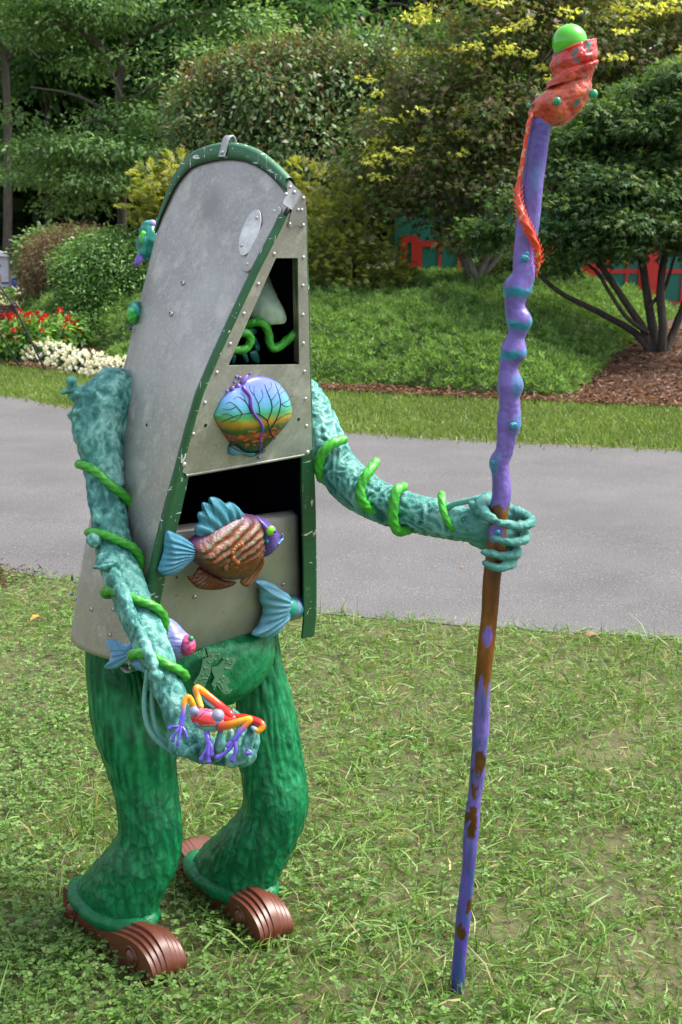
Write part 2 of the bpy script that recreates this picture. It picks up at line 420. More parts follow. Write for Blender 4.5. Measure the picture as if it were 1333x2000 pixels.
# road: asphalt sheet between its two verges
NEAR_P = [(-30, 16.5), (-12, 9.9), (-6, 7.7)] + [tuple(ground_at(a, b).xy) for a, b in ((0, 1120), (250, 1165), (620, 1200), (900, 1222), (1130, 1240), (1333, 1255))] + [(4, 4.35), (10, 2.6), (30, -3)]
FAR_P = [(-30, 28), (-12, 17.6), (-6, 14.2)] + [tuple(ground_at(a, b).xy) for a, b in ((0, 774), (140, 797), (640, 842), (850, 858), (1100, 872), (1333, 882))] + [(5, 8.5), (10, 6.5), (30, -.5)]
nr, fr = catmull(NEAR_P, 160), catmull(FAR_P, 160)
def near_y(x): return np.interp(x, nr[:, 0], nr[:, 1])
def far_y(x): return np.interp(x, fr[:, 0], fr[:, 1])
rx = np.concatenate([np.linspace(-30, -5, 40), np.linspace(-4.9, 5, 240), np.linspace(5.1, 30, 40)])
ny = near_y(rx) + .05 * (noise2(rx, 0, 2.2, 1) - .5) + .05 * (noise2(rx, 0, 9, 2) - .5); fy = far_y(rx) + .08 * (noise2(rx, 0, 2, 3) - .5) + .05 * (noise2(rx, 0, 8, 4) - .5)
mb = MB(); K = 12
V = np.array([[x, a + (b - a) * k / K, .004 + .03 * math.sin(math.pi * k / K)] for k in range(K + 1) for x, a, b in zip(rx, ny, fy)])
n = len(rx); mb.add(V, [(k * n + i, k * n + i + 1, (k + 1) * n + i + 1, (k + 1) * n + i) for k in range(K) for i in range(n - 1)])
def m_asphalt():
    t = NT('worn_asphalt'); v = t.coord('Object'); g = t.vor(v, 110); n = t.noise(v, 120, 3, .7); n1 = t.noise(v, 1.1, 5, .6); n4 = t.noise(v, 7, 4)
    c = t.mix(t.ramp(n1, .3, .7), (.078, .076, .080), (.122, .118, .122))
    c = t.mix(t.ramp(n, .60, .70), c, (.34, .33, .32)); c = t.mix(t.ramp(n, .42, .33), c, (.035, .035, .037)); c = t.mix(t.ramp(n4, .60, .78), c, (.115, .102, .096))
    return t.fin(c, .85, 0, t.bump(g, .5, .006))
M['asphalt'] = m_asphalt(); structure('road', mb, M['asphalt'])

def m_mulch():
    t = NT('bark_mulch'); v = t.coord('Object'); n = t.noise(v, 60, 5, .75); n2 = t.noise(v, 5, 4)
    c = t.mix(t.ramp(n, .3, .7), (.035, .018, .012), (.19, .095, .06)); c = t.mix(t.ramp(n2, .5, .8), c, (.09, .05, .035))
    return t.fin(c, .9, 0, t.bump(n, 1.0, .04))
M['mulch'] = m_mulch()
bx_ = np.linspace(-14, 12, 200); mb = MB(); K = 34
dd = np.concatenate([[-.06], np.linspace(0, 3, 16), np.linspace(3.3, 11, 18)])[:K]
V = []
for k in range(K):
    y = edge_y(bx_) + dd[k] + (.10 * (noise2(bx_, 1, 3, 5) - .5) if k < 4 else 0)
    V.append(np.stack([bx_, y, terr(bx_, y) + (.006 if k == 0 else .03)], 1))
V = np.vstack(V); n = len(bx_)
mb.add(V, [(k * n + i, k * n + i + 1, (k + 1) * n + i + 1, (k + 1) * n + i) for k in range(K - 1) for i in range(n - 1)])
structure('mulch_bed', mb, M['mulch'])

# ------------------------------------------------------------------ scatter helpers (leaf-size faces, numpy)
def fast_mesh(name, V, F, C, mat):
    """V Nx3, F Mxk (all faces k-gons), C Nx3"""
    me = bpy.data.meshes.new(name); k = F.shape[1]
    me.vertices.add(len(V)); me.vertices.foreach_set('co', np.ascontiguousarray(V, np.float32).ravel())
    me.loops.add(F.size); me.loops.foreach_set('vertex_index', np.ascontiguousarray(F, np.int32).ravel())
    me.polygons.add(len(F)); me.polygons.foreach_set('loop_start', np.arange(0, F.size, k, dtype=np.int32)); me.polygons.foreach_set('loop_total', np.full(len(F), k, np.int32))
    me.update(calc_edges=True); set_col(me, C); me.materials.append(mat); return me
def unit(a): return a / (np.linalg.norm(a, axis=-1, keepdims=True) + 1e-9)
def kites(P, D, Nn, L, Wd, C, fold=.15):
    """one kite-shaped leaf per row: base P, direction D, normal Nn, length L, width Wd"""
    D = unit(D); S = unit(np.cross(D, Nn)); N2 = np.cross(S, D); L = L[:, None]; Wd = Wd[:, None]
    b = P; t = P + D * L - N2 * L * .12; l = P + D * L * .42 + S * Wd * .5 + N2 * Wd * fold; r = P + D * L * .42 - S * Wd * .5 + N2 * Wd * fold
    V = np.stack([b, r, t, l], 1).reshape(-1, 3); n = len(P); F = np.arange(4 * n).reshape(n, 4)
    return V, F, np.repeat(C, 4, axis=0)
def blades(P, D, bend, L, Wd, C, Ct=None):
    """grass blades of two quads each"""
    D = unit(D); rnd = unit(rng.normal(size=P.shape)); S = unit(np.cross(D, rnd)); L = L[:, None]; W2 = Wd[:, None] * .5
    m = P + D * L * .55; t = m + unit(D * .75 + bend) * L * .5
    V = np.stack([P - S * W2, P + S * W2, m + S * W2 * .85, m - S * W2 * .85, t + S * W2 * .12, t - S * W2 * .12], 1).reshape(-1, 3); n = len(P)
    i = np.arange(n)[:, None] * 6; F = np.vstack([i + np.array([0, 1, 2, 3]), i + np.array([3, 2, 4, 5])])
    Ct = C if Ct is None else Ct
    CC = np.stack([C, C, C, C, Ct, Ct], 1).reshape(-1, 3); return V, F, CC
def joinVF(parts):
    Vs, Fs, Cs, o = [], [], [], 0
    for V, F, C in parts: Vs.append(V); Fs.append(F + o); Cs.append(C); o += len(V)
    return np.vstack(Vs), np.vstack(Fs), np.vstack(Cs)
def pick(n, cols, w=None, var=.2):
    cols = np.asarray(cols, float); i = rng.choice(len(cols), n, p=None if w is None else np.asarray(w) / np.sum(w))
    return cols[i] * (1 + var * rng.normal(size=(n, 1))).clip(.4, 1.8)

# ------------------------------------------------------------------ foreground lawn
def foreground_grass():
    N = 265000
    y = 1.2 + 10 * rng.random(N) ** 1.7; hw = .45 + y * .42
    x = (rng.random(N) * 2 - 1) * hw
    dens = noise2(x, y, 3.2, 11) * .55 + noise2(x, y, 9, 12) * .45
    bare = np.zeros(N)
    for px, py, r in ((1200, 1470, .10), (1150, 1660, .09), (1180, 1750, .12), (990, 1810, .07), (760, 1560, .05), (1300, 1910, .14), (1270, 1330, .10), (740, 1240, .08), (20, 1300, .1), (893, 1950, .05)):
        g = ground_at(px, py); bare = np.maximum(bare, np.exp(-((x - g.x) ** 2 + ((y - g.y) * .8) ** 2) / r ** 2))
    ok = (y < near_y(x) - .02 + .07 * rng.random(N)) & (rng.random(N) < (.35 + 1.1 * dens) * (1 - .8 * bare))
    x, y = x[ok], y[ok]; n = len(x)
    cl = noise2(x, y, 2.3, 21) * .6 + noise2(x, y, 6, 22) * .4     # clover patches
    left = sm((.35 - x) / .9)
    isc = rng.random(n) < np.clip((cl - .33) * 2.2, 0, .9) * (.25 + .75 * left)
    # blades, many of them clipped and lying
    b = ~isc; P = np.stack([x[b], y[b], np.zeros(b.sum())], 1); m = len(P)
    az = rng.random(m) * 6.283 + 0; lie = rng.random(m); el = np.where(lie < .55, .05 + .35 * rng.random(m), .5 + .9 * rng.random(m))
    D = np.stack([np.cos(az) * np.cos(el), np.sin(az) * np.cos(el), np.sin(el)], 1)
    P[:, 2] = .004 + .028 * rng.random(m) * (lie < .55)
    L = .026 + .050 * rng.random(m) ** 2; L *= np.where(rng.random(m) < .08, 1.9, 1)
    W = .0026 + .0030 * rng.random(m)
    C = pick(m, [(.12, .235, .045), (.17, .305, .064), (.24, .365, .12), (.34, .33, .14), (.46, .38, .20), (.095, .18, .038)], [5.5, 5.5, 3.4, .9, .8, 3], .16)
    bend = np.stack([np.cos(az + .6) , np.sin(az + .6), -.5 * np.ones(m)], 1) * (.6 * rng.random((m, 1)))
    A = blades(P, D, bend, L, W, C)
    # clover: three rounded leaflets on a stalk
    xc, yc = x[isc], y[isc]; k = len(xc); hgt = .012 + .035 * rng.random(k) ** 1.3; s = .0052 + .0058 * rng.random(k)
    c0 = pick(k, [(.115, .225, .048), (.15, .28, .064), (.19, .31, .09), (.085, .175, .04)], [4, 4, 2, 3], .14)
    parts = [A]; a0 = rng.random(k) * 6.283; tl = rng.normal(size=(k, 2)) * .28
    for q in range(3):
        a = a0 + q * 2.094 + .15 * rng.normal(size=k)
        D = np.stack([np.cos(a), np.sin(a), .15 + .3 * rng.normal(size=k)], 1); Nn = np.stack([tl[:, 0], tl[:, 1], np.ones(k)], 1)
        parts.append(round_leaf(np.stack([xc, yc, hgt], 1), D, Nn, s * 1.15, s * 1.25, c0))
    return joinVF(parts)
def round_leaf(P, D, Nn, L, W, C):
    """obovate leaflet of two quads, slightly cupped"""
    D = unit(D); S = unit(np.cross(D, Nn)); N2 = np.cross(S, D); L = L[:, None]; W = W[:, None] * .5
    t = P + D * L; a = P + D * L * .6 + S * W + N2 * W * .35; b = P + D * L * .6 - S * W + N2 * W * .35; ta = P + D * L * .97 + S * W * .5; tb = P + D * L * .97 - S * W * .5
    V = np.stack([P, a, ta, t, tb, b], 1).reshape(-1, 3); n = len(P); i = np.arange(n)[:, None] * 6
    F = np.vstack([i + np.array([0, 3, 2, 1]), i + np.array([0, 5, 4, 3])]); return V, F, np.repeat(C, 6, axis=0)
V, F, C = foreground_grass()
setk(link('grass', fast_mesh('grass', V, F, C, M['grass']), None, smooth=False), 'stuff')

def verge_grass():
    N = 82000; x = -9 + 15 * rng.random(N); u_ = rng.random(N); y = far_y(x) + (edge_y(x) + .05 - far_y(x)) * u_
    y += .1 * rng.normal(size=N) * (u_ < .05); hw = .32 * y
    ok = (np.abs(x) < hw); x, y = x[ok], y[ok]; n = len(x)
    P = np.stack([x, y, terr(x, y)], 1); az = rng.random(n) * 6.283; el = .6 + .9 * rng.random(n)
    D = np.stack([np.cos(az) * np.cos(el), np.sin(az) * np.cos(el), np.sin(el)], 1)
    C = pick(n, [(.13, .215, .045), (.17, .26, .06), (.21, .30, .08), (.26, .24, .10)], [4, 4, 2, .6], .15) * (.85 + .3 * noise2(x, y, 1.5, 31))[:, None]
    return blades(P, D, rng.normal(size=(n, 3)) * .3, .04 + .035 * rng.random(n), .006 + .006 * rng.random(n), C)
V, F, C = verge_grass()
setk(link('verge_grass', fast_mesh('verge_grass', V, F, C, M['grass']), None, smooth=False), 'stuff')

# juniper ground cover on its mound
xs = np.linspace(-6.5, 5.2, 118); dg_ = np.linspace(0.1, 7.2, 72)
X = np.tile(xs, (72, 1)); Yg = edge_y(X) + dg_[:, None]
Z = terr(X, Yg) + juniper_h(X, Yg) * .80 - .09
V = np.stack([X.ravel(), Yg.ravel(), np.where(juniper_h(X, Yg) > 0, Z, terr(X, Yg) - .05).ravel()], 1); n = len(xs)
mb = MB().add(V, [(k * n + i, k * n + i + 1, (k + 1) * n + i + 1, (k + 1) * n + i) for k in range(71) for i in range(n - 1)])
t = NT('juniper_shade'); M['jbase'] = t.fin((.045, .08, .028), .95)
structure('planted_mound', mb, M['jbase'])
def juniper():
    N = 36000; x = -6 + 11.5 * rng.random(N); d = .2 + 6.8 * rng.random(N) ** 1.15; y = edge_y(x) + d; h = juniper_h(x, y)
    ok = (h > 0) & (np.abs(x) < .34 * y + .3); x, y, h = x[ok], y[ok], h[ok]; n = len(x); per = 13
    lump = noise2(x, y, 2.2, 41) * .6 + noise2(x, y, 5.5, 42) * .4; e = .05
    gx = (juniper_h(x + e, y) - juniper_h(x - e, y)) / (2 * e); gy = (juniper_h(x, y + e) - juniper_h(x, y - e)) / (2 * e)
    Nn = unit(np.stack([-gx, -gy, np.ones(n)], 1)); sz = .040 + .034 * rng.random(n)
    z = terr(x, y) + h * .9 + .25 * (lump - .5) + .035 * rng.normal(size=n) - .02
    c = pick(n, [(.155, .285, .08), (.19, .33, .10), (.13, .235, .066), (.22, .36, .12)], [4, 4, 2, 1.5], .10)
    P = np.repeat(np.stack([x, y, z], 1), per, 0); D = unit(np.repeat(Nn, per, 0) * .75 + np.array([0, -.1, .1]) + rng.normal(size=(n * per, 3)) * .75)
    m = n * per; S = np.repeat(sz, per); C = np.repeat(c, per, 0) * (1 + .14 * rng.normal(size=(m, 1)))
    br = rng.random(m) < .010; C[br] = np.array([.20, .13, .08])
    P = P + D * (S * rng.random(m) * .55)[:, None]
    return kites(P, D, rng.normal(size=(m, 3)), S * (.7 + .5 * rng.random(m)), .009 + .009 * rng.random(m), C)
V, F, C = juniper()
setk(link('juniper_groundcover', fast_mesh('juniper_groundcover', V, F, C, M['leaf']), None, smooth=False), 'stuff')

# loose bark chips along the bed
def chips():
    N = 42000; x = -7 + 13 * rng.random(N); d = -.08 + 4.5 * rng.random(N) ** 1.6; y = edge_y(x) + d
    ok = (juniper_h(x, y) <= 0.0) & (np.abs(x) < .36 * y); x, y = x[ok], y[ok]; n = len(x)
    P = np.stack([x, y, terr(x, y) + .025 + .03 * rng.random(n)], 1)
    D = unit(rng.normal(size=(n, 3)) * np.array([1, 1, .3])); C = pick(n, [(.20, .10, .065), (.13, .062, .04), (.28, .17, .12), (.06, .03, .02)], [4, 4, 1.5, 2], .2)
    A = kites(P, D, rng.normal(size=(n, 3)) * .5 + np.array([0, 0, 1]), .04 + .06 * rng.random(n), .012 + .02 * rng.random(n), C)
    # small patch of mulch beside the near kerb of the road
    m = 1500; g = ground_at(8, 1135); p = np.stack([g.x - .25 + .18 * rng.normal(size=m), g.y + .0 + .10 * rng.normal(size=m), .01 + .03 * rng.random(m)], 1)
    B = kites(p, unit(rng.normal(size=(m, 3)) * np.array([1, 1, .3])), np.tile([0, 0, 1.], (m, 1)), .02 + .03 * rng.random(m), .006 + .008 * rng.random(m), pick(m, [(.14, .07, .045), (.07, .035, .025)], None, .2))
    return joinVF([A, B])
V, F, C = chips()
setk(link('mulch_chips', fast_mesh('mulch_chips', V, F, C, M['petal']), None, smooth=False), 'stuff')

# a few dry leaves on the ground, countable ones
M['dry'] = m_leaf('dry_leaf', .6, .2, .2)
for px, py, r_, a_, colr, lab in ((1156, 1252, .040, .3, (.30, .17, .11), 'dry brown leaf lying on the road edge beyond the staff'), (72, 1222, .030, .9, (.62, .30, .06), 'orange dry leaf in the grass beside the canoe'), (1015, 1010, .018, .2, (.34, .24, .14), 'tiny tan leaf lying on the asphalt past the gripping hand'), (905, 1118, .016, 1.2, (.30, .20, .12), 'tiny brown leaf on the asphalt between the arm and the staff')):
    p = ground_at(px, py); p.z = .018 if py < 1253 and px > 500 else .03; ex, ey = Vector((math.cos(a_), math.sin(a_), 0)), Vector((-math.sin(a_), math.cos(a_), 0)); n_ = 9; v_ = []; f_ = []
    for i in range(n_):
        t_ = i / (n_ - 1); w_ = r_ * .48 * math.sin(math.pi * min(1, t_ * 1.02 + .02)) ** .8 * (1 + .18 * math.sin(t_ * 19)); c0 = p + ex * (r_ * 2 * (t_ - .5)) + ZZ * (.010 * math.sin(t_ * 3.1))
        v_ += [c0 + ey * w_ + ZZ * .35 * w_, c0, c0 - ey * w_ + ZZ * .25 * w_]
    for i in range(n_ - 1): f_ += [(i * 3, i * 3 + 1, i * 3 + 4, i * 3 + 3), (i * 3 + 1, i * 3 + 2, i * 3 + 5, i * 3 + 4)]
    solo('fallen_leaf', MB().add(v_, f_, colr), M['dry'], lab, 'leaf', p, 'fallen leaves')

# ------------------------------------------------------------------ trees and shrubs
def lobe(px, py, Y, rx, ry, depth):
    c = at(px, py, Y); s = zc(c) / F_PX; return (c.x, c.y, c.z, rx * s, depth, ry * s)
def foliage(lobes, ntw, per, size, spread, cols, w=None, tips=None, tipfrac=0.0, gap=.42, gs=1.4, up=.7, droop=.25, shape='kite', shell=.55, aspect=.55, var=.18, flat=.5, seed=0, zmin=None, dark=None):
    lb = np.array(lobes, float); vol = lb[:, 3] * lb[:, 5]; i = rng.choice(len(lb), ntw, p=vol / vol.sum())
    d = unit(rng.normal(size=(ntw, 3))); r = shell + (1 - shell) * rng.random(ntw) ** .7; r *= 1 + .10 * rng.normal(size=ntw)
    P = lb[i, :3] + d * r[:, None] * lb[i, 3:6]
    g = noise3(P, gs, seed) * .65 + noise3(P, gs * 2.7, seed + 3) * .35
    ok = g > gap * (1 - .0 * r)
    P, d, r = P[ok], d[ok], r[ok]
    if zmin is not None:
        k = P[:, 2] > zmin; P, d, r = P[k], d[k], r[k]
    n = len(P); istip = rng.random(n) < tipfrac * np.clip((d[:, 2] + .7), .1, 1.3) * (r > .8)
    P2 = np.repeat(P, per, 0); d2 = np.repeat(d, per, 0); m = len(P2)
    o = rng.normal(size=(m, 3)) * spread; o[:, 2] *= flat; P2 = P2 + o
    D = unit(d2 * .5 + unit(o) * .8 + rng.normal(size=(m, 3)) * .45 - np.array([0, 0, droop]))
    Nn = unit(d2 * .35 + np.array([0, 0, up]) + rng.normal(size=(m, 3)) * .45)
    C = pick(m, cols, w, var) * 1.75; tw = np.repeat(1 + .16 * rng.normal(size=n), per)[:, None]; C = C * tw.clip(.6, 1.5)
    if tips is not None:
        tt = np.repeat(istip, per); C[tt] = pick(tt.sum(), tips, None, .15)
    L = size * (.7 + .6 * rng.random(m))
    if shape == 'maple':
        S = unit(np.cross(D, Nn)); parts = []
        for a, l in ((0, 1), (.75, .8), (-.75, .8)):
            parts.append(kites(P2, D * math.cos(a) + S * math.sin(a), Nn, L * l, L * l * .36, C))
        return joinVF(parts)
    return kites(P2, D, Nn, L, L * aspect, C)
def crown(parent, fol, mat, name='crown'):
    V, F, C = fol; V = V - np.array(root_loc(parent)); o = link(name, fast_mesh(name, V, F, C, mat), None, parent, smooth=False); return o
def limb(P, R, n=24, seg=10, jit=.02):
    P = catmull(np.hstack([np.asarray([tuple(p) for p in P], float), np.asarray(R, float)[:, None]]), n)
    Q = P[:, :3] + rng.normal(size=(n, 3)) * jit * P[:, 3:4]; return tube(Q, np.maximum(P[:, 3], .003), seg)
GREEN = [(.045, .115, .030), (.065, .150, .040), (.035, .085, .028), (.095, .19, .05)]

# the big layered tree behind the shrubs, grey trunk
Yt = 25.0; base = at(238, 452, Yt); base.z = float(terr(base.x, base.y))
tr = thing('broadleaf_tree', 'tall tree with layered mid green foliage and slim grey trunk behind the shrubs', 'tree', base)
mb = MB(); top = at(250, -160, Yt)
mb.add(*limb([base, at(237, 330, Yt), at(232, 200, Yt), at(245, 60, Yt), top], [.10, .085, .07, .055, .03]))
for a, b, c_, d_ in ((236, 330, 100, 290), (236, 300, 400, 260), (233, 230, 60, 170), (235, 210, 390, 140), (240, 120, 90, 40), (243, 90, 420, 20), (170, 60, 240, 190), (233, 260, 160, 240)):
    mb.add(*limb([at(a, b, Yt), at((a + c_) / 2, (b + d_) / 2 - 14, Yt - .5), at(c_, d_, Yt - 1)], [.045, .03, .012], 14, 7))
part('trunk', mb, M['bark'], tr)
L = []
for px, py, rx, ry in ((60, 60, 110, 34), (200, 20, 150, 40), (350, 40, 120, 40), (420, 110, 90, 30), (120, 140, 130, 30), (260, 120, 120, 32), (340, 170, 100, 34), (60, 215, 90, 24), (180, 210, 120, 30), (300, 230, 110, 32), (100, 290, 110, 26), (220, 290, 110, 30), (330, 300, 70, 34), (80, 345, 90, 22), (200, 355, 100, 26), (290, 360, 70, 30), (150, 400, 80, 22), (40, 10, 90, 40), (480, 50, 80, 36), (130, 0, 120, 40), (280, -60, 220, 50), (100, -80, 180, 50), (480, -60, 120, 50), (300, -160, 240, 60), (110, -180, 200, 60)):
    L.append(lobe(px, py, Yt - .6 + 1.2 * random.random(), rx, ry, 1.4))
crown(tr, foliage(L, 7800, 11, .095, .17, [(.09, .165, .064), (.122, .215, .082), (.17, .265, .11), (.062, .118, .046)], [4, 4, 2.5, 2], gap=.50, gs=.85, up=1.0, flat=.3, shell=.2, seed=1), M['leaf'])

# forest behind: individual trees with trunks
specs = [('leftmost', 12, 480, 32, 9, 60, 'slim grey forest trunk rising beside the white tent at the picture edge'),
         ('b', 92, 440, 36, 8, 90, 'dark forest tree directly behind the layered broadleaf tree, thin trunk'),
         ('c', 330, 400, 34, 8, 110, 'dark forest tree standing behind the golden conifer'),
         ('d', 455, 300, 35, 8, 110, 'dark forest tree rising over the near flank of the bronze tipped bush'),
         ('e', 590, 300, 33, 8, 110, 'dark green forest tree above the middle of the bronze tipped bush'),
         ('f', 706, 300, 32, 8, 110, 'forest tree with pale slender trunk above the bronze tipped bush'),
         ('g', 830, 300, 36, 8, 110, 'dark forest tree peeping out between bronze tipped bush and yellow topped maple')]
for k, (_, px, py, Y, tw, rw, lab) in enumerate(specs):
    b = at(px, py, Y); b.z = float(terr(b.x, b.y)); t_ = thing('forest_tree', lab, 'tree', b, 'forest trees behind the garden')
    s = zc(b) / F_PX; mb = MB(); mb.add(*limb([b, at(px + 4, 250, Y), at(px - 4, 60, Y), at(px + 3, -150, Y), at(px, -420, Y)], [tw * s, tw * s * .9, tw * s * .75, tw * s * .6, .05], 24, 9))
    for q in range(6):
        yq = random.uniform(-60, 300); sg = random.choice((-1, 1)); mb.add(*limb([at(px, yq, Y), at(px + sg * rw * .6, yq - 25, Y - .4), at(px + sg * rw * 1.1, yq - 5, Y - .8)], [.05, .035, .012], 10, 6))
    part('trunk', mb, M['bark'] if k in (0, 5) else M['bark_dark'], t_)
    L = []
    for q in range(20):
        L.append(lobe(px + random.uniform(-1.3, 1.3) * rw, random.uniform(-420, 330 if k else 60), Y + random.uniform(-1.6, 1.6), random.uniform(50, 100), random.uniform(22, 48), 1.6))
    crown(t_, foliage(L, 2600, 7, .19, .30, [(.04, .095, .032), (.058, .13, .042), (.078, .16, .05)], None, gap=.38, gs=.8, flat=.4, shell=.15, seed=20 + k, up=1.0), M['leaf'])
def deep_wood():
    N = 46000; Y = rng.uniform(40, 54, N); x = np.where(rng.random(N) < .5, rng.uniform(-19, 9, N), rng.uniform(-46, 40, N)); z = rng.uniform(.3, 17, N)
    P = np.stack([x, Y, z], 1); g = noise3(P, .45, 77); ok = g > .26; P = P[ok]; n = len(P); P2 = np.repeat(P, 2, 0) + rng.normal(size=(n * 2, 3)) * .4
    m = len(P2); return kites(P2, rng.normal(size=(m, 3)), rng.normal(size=(m, 3)) + np.array([0, 0, 1]), .45 + .35 * rng.random(m), .32 + .25 * rng.random(m), pick(m, [(.022, .05, .018), (.03, .07, .022)], None, .2))
V, F, C = deep_wood(); setk(link('far_woods', fast_mesh('far_woods', V, F, C, M['leaf']), None, smooth=False), 'stuff')

# bronze tipped bush (photinia-like), upright leafy shoots
Yb = 20.0; b = at(560, 470, Yb); b.z = float(terr(b.x, b.y))
bush = thing('bronze_tipped_bush', 'broad bush of glossy dark leaves with bronze shoot tips behind the canoe', 'bush', b)
mb = MB()
for q in range(14):
    px = random.uniform(400, 740); mb.add(*limb([b + Vector((random.uniform(-.5, .5), random.uniform(-.3, .3), -.1)), at((px + 560) / 2, 330, Yb), at(px, 150 + abs(px - 570) * .25, Yb)], [.05, .03, .01], 14, 6))
part('stems', mb, M['bark_dark'], bush)
L = [lobe(*q) for q in ((430, 250, Yb, 95, 95, 1.0), (530, 190, Yb, 110, 100, 1.1), (630, 170, Yb + .3, 110, 90, 1.1), (710, 190, Yb + .3, 90, 80, 1.0), (480, 330, Yb - .2, 120, 90, 1.1), (600, 300, Yb - .2, 130, 100, 1.2), (390, 320, Yb, 60, 70, .8), (690, 290, Yb, 90, 80, 1), (760, 170, Yb + .4, 60, 60, .8), (560, 400, Yb, 160, 70, 1), (400, 215, Yb + .2, 70, 60, .8), (370, 370, Yb, 50, 60, .7), (740, 130, Yb + .3, 60, 60, .7), (800, 200, Yb + .4, 50, 70, .7))]
fol = foliage(L, 8600, 7, .088, .10, [(.07, .12, .05), (.095, .155, .06), (.125, .185, .075), (.075, .085, .05)], [4, 4, 2, 1], tips=[(.17, .12, .05), (.20, .16, .06), (.15, .08, .05)], tipfrac=.25, gap=.30, gs=1.6, up=.4, droop=.45, flat=1.3, shell=.5, seed=5, aspect=.5)
shoots = []
for q in range(260):      # upright shoots along the top edge
    px = random.uniform(345, 810); py = 84 + ((px - 590) / 210) ** 2 * 48 + random.uniform(-8, 45); c = at(px, py, Yb + random.uniform(-.6, .4)); h_ = random.uniform(.18, .42); m = 14
    zz = np.linspace(-h_, .05, m); az = np.arange(m) * 2.4; P = np.array(tuple(c)) + np.stack([.01 * np.cos(az), .01 * np.sin(az), zz], 1)
    D = np.stack([np.cos(az) * .7, np.sin(az) * .7, np.full(m, .65)], 1)
    tcol = np.array([(.06, .10, .038)]) * (1 - np.linspace(0, 1, m)[:, None]) + np.array([random.choice([(.19, .15, .06), (.17, .11, .06), (.14, .16, .06)])]) * np.linspace(0, 1, m)[:, None]
    shoots.append(kites(P, D, np.tile([0, 0, 1.], (m, 1)) + .3 * rng.normal(size=(m, 3)), .07 + .04 * rng.random(m), .035 + .01 * rng.random(m), tcol))
crown(bush, joinVF([fol] + shoots), M['leaf_gloss'], 'foliage')

# feathery conifers: golden one behind the canoe, yellow-green one to its side
def sprays(lobes, n, size, cols, w, tips, tipfrac, gap=.3, seed=0, droop=.0):
    lb = np.array(lobes); vol = lb[:, 3] * lb[:, 5]; i = rng.choice(len(lb), n, p=vol / vol.sum()); d = unit(rng.normal(size=(n, 3)))
    r = .45 + .6 * rng.random(n) ** .6; P = lb[i, :3] + d * r[:, None] * lb[i, 3:6]; ok = noise3(P, 2.2, seed) > gap; P, d, r = P[ok], d[ok], r[ok]; n = len(P)
    ax = unit(d * .9 + rng.normal(size=(n, 3)) * .3 + np.array([0, 0, .25 - droop])); side = unit(np.cross(ax, np.array([0, 0, 1.]) + .3 * rng.normal(size=(n, 3)))); nn = np.cross(side, ax)
    C = pick(n, cols, w, .15) * 1.5; tip = (rng.random(n) < tipfrac) & (r > .72); C[tip] = pick(tip.sum(), tips, None, .12); parts = []
    for k, (f, s, a) in enumerate(((0, 0, 1), (.15, .7, .7), (.15, -.7, .7), (.4, .6, .6), (.4, -.6, .6), (.62, .5, .45), (.62, -.5, .45))):
        D = unit(ax + side * s + rng.normal(size=(n, 3)) * .1 - np.array([0, 0, .12])); parts.append(kites(P + ax * size * f, D, nn, np.full(n, size * a), np.full(n, size * .16), C * (.85 + .3 * f)))
    return joinVF(parts)
GOLD = [(.38, .40, .085), (.32, .37, .085), (.44, .42, .10)]
b = at(470, 500, 17.5); b.z = float(terr(b.x, b.y))
gc_ = thing('golden_conifer', 'golden yellow feathery conifer peeking out on both sides of the canoe top', 'conifer', b)
part('trunk', MB().add(*limb([b, at(470, 400, 17.5), at(440, 330, 17.5)], [.07, .05, .02])), M['bark_dark'], gc_)
L = [lobe(*q) for q in ((300, 345, 17.5, 34, 16, .4), (290, 375, 17.5, 30, 16, .4), (345, 325, 17.5, 36, 16, .4), (285, 410, 17.5, 40, 18, .4), (330, 390, 17.6, 45, 40, .5), (400, 400, 17.7, 80, 80, .6), (500, 390, 17.6, 90, 60, .6), (585, 345, 17.4, 26, 22, .3), (625, 350, 17.3, 40, 20, .4), (570, 400, 17.5, 60, 40, .5), (270, 440, 17.6, 30, 16, .4))]
crown(gc_, sprays(L, 1900, .15, [(.16, .19, .04), (.20, .22, .045), (.10, .14, .035)], None, GOLD, .75, .25, 3), M['leaf'], 'foliage')
b = at(700, 590, 16.6); b.z = float(terr(b.x, b.y)) 
yg = thing('feathery_conifer', 'wide yellow-green feathery conifer between the canoe and the red framed window', 'conifer', b)
part('trunk', MB().add(*limb([b, at(695, 500, 16.6), at(670, 420, 16.6)], [.07, .05, .02])), M['bark_dark'], yg)
L = [lobe(*q) for q in ((640, 430, 16.6, 75, 45, .7), (690, 400, 16.7, 60, 40, .6), (650, 480, 16.5, 85, 40, .8), (720, 470, 16.5, 70, 40, .7), (660, 530, 16.4, 90, 40, .8), (750, 520, 16.4, 55, 36, .6), (700, 560, 16.4, 85, 28, .7), (625, 560, 16.4, 45, 26, .6), (780, 545, 16.4, 30, 24, .5), (610, 500, 16.4, 40, 60, .6))]
crown(yg, sprays(L, 3600, .10, [(.12, .165, .045), (.17, .21, .055), (.085, .125, .036)], [4, 4, 2.5], [(.30, .31, .08), (.25, .28, .07)], .6, .34, 8), M['leaf'], 'foliage')

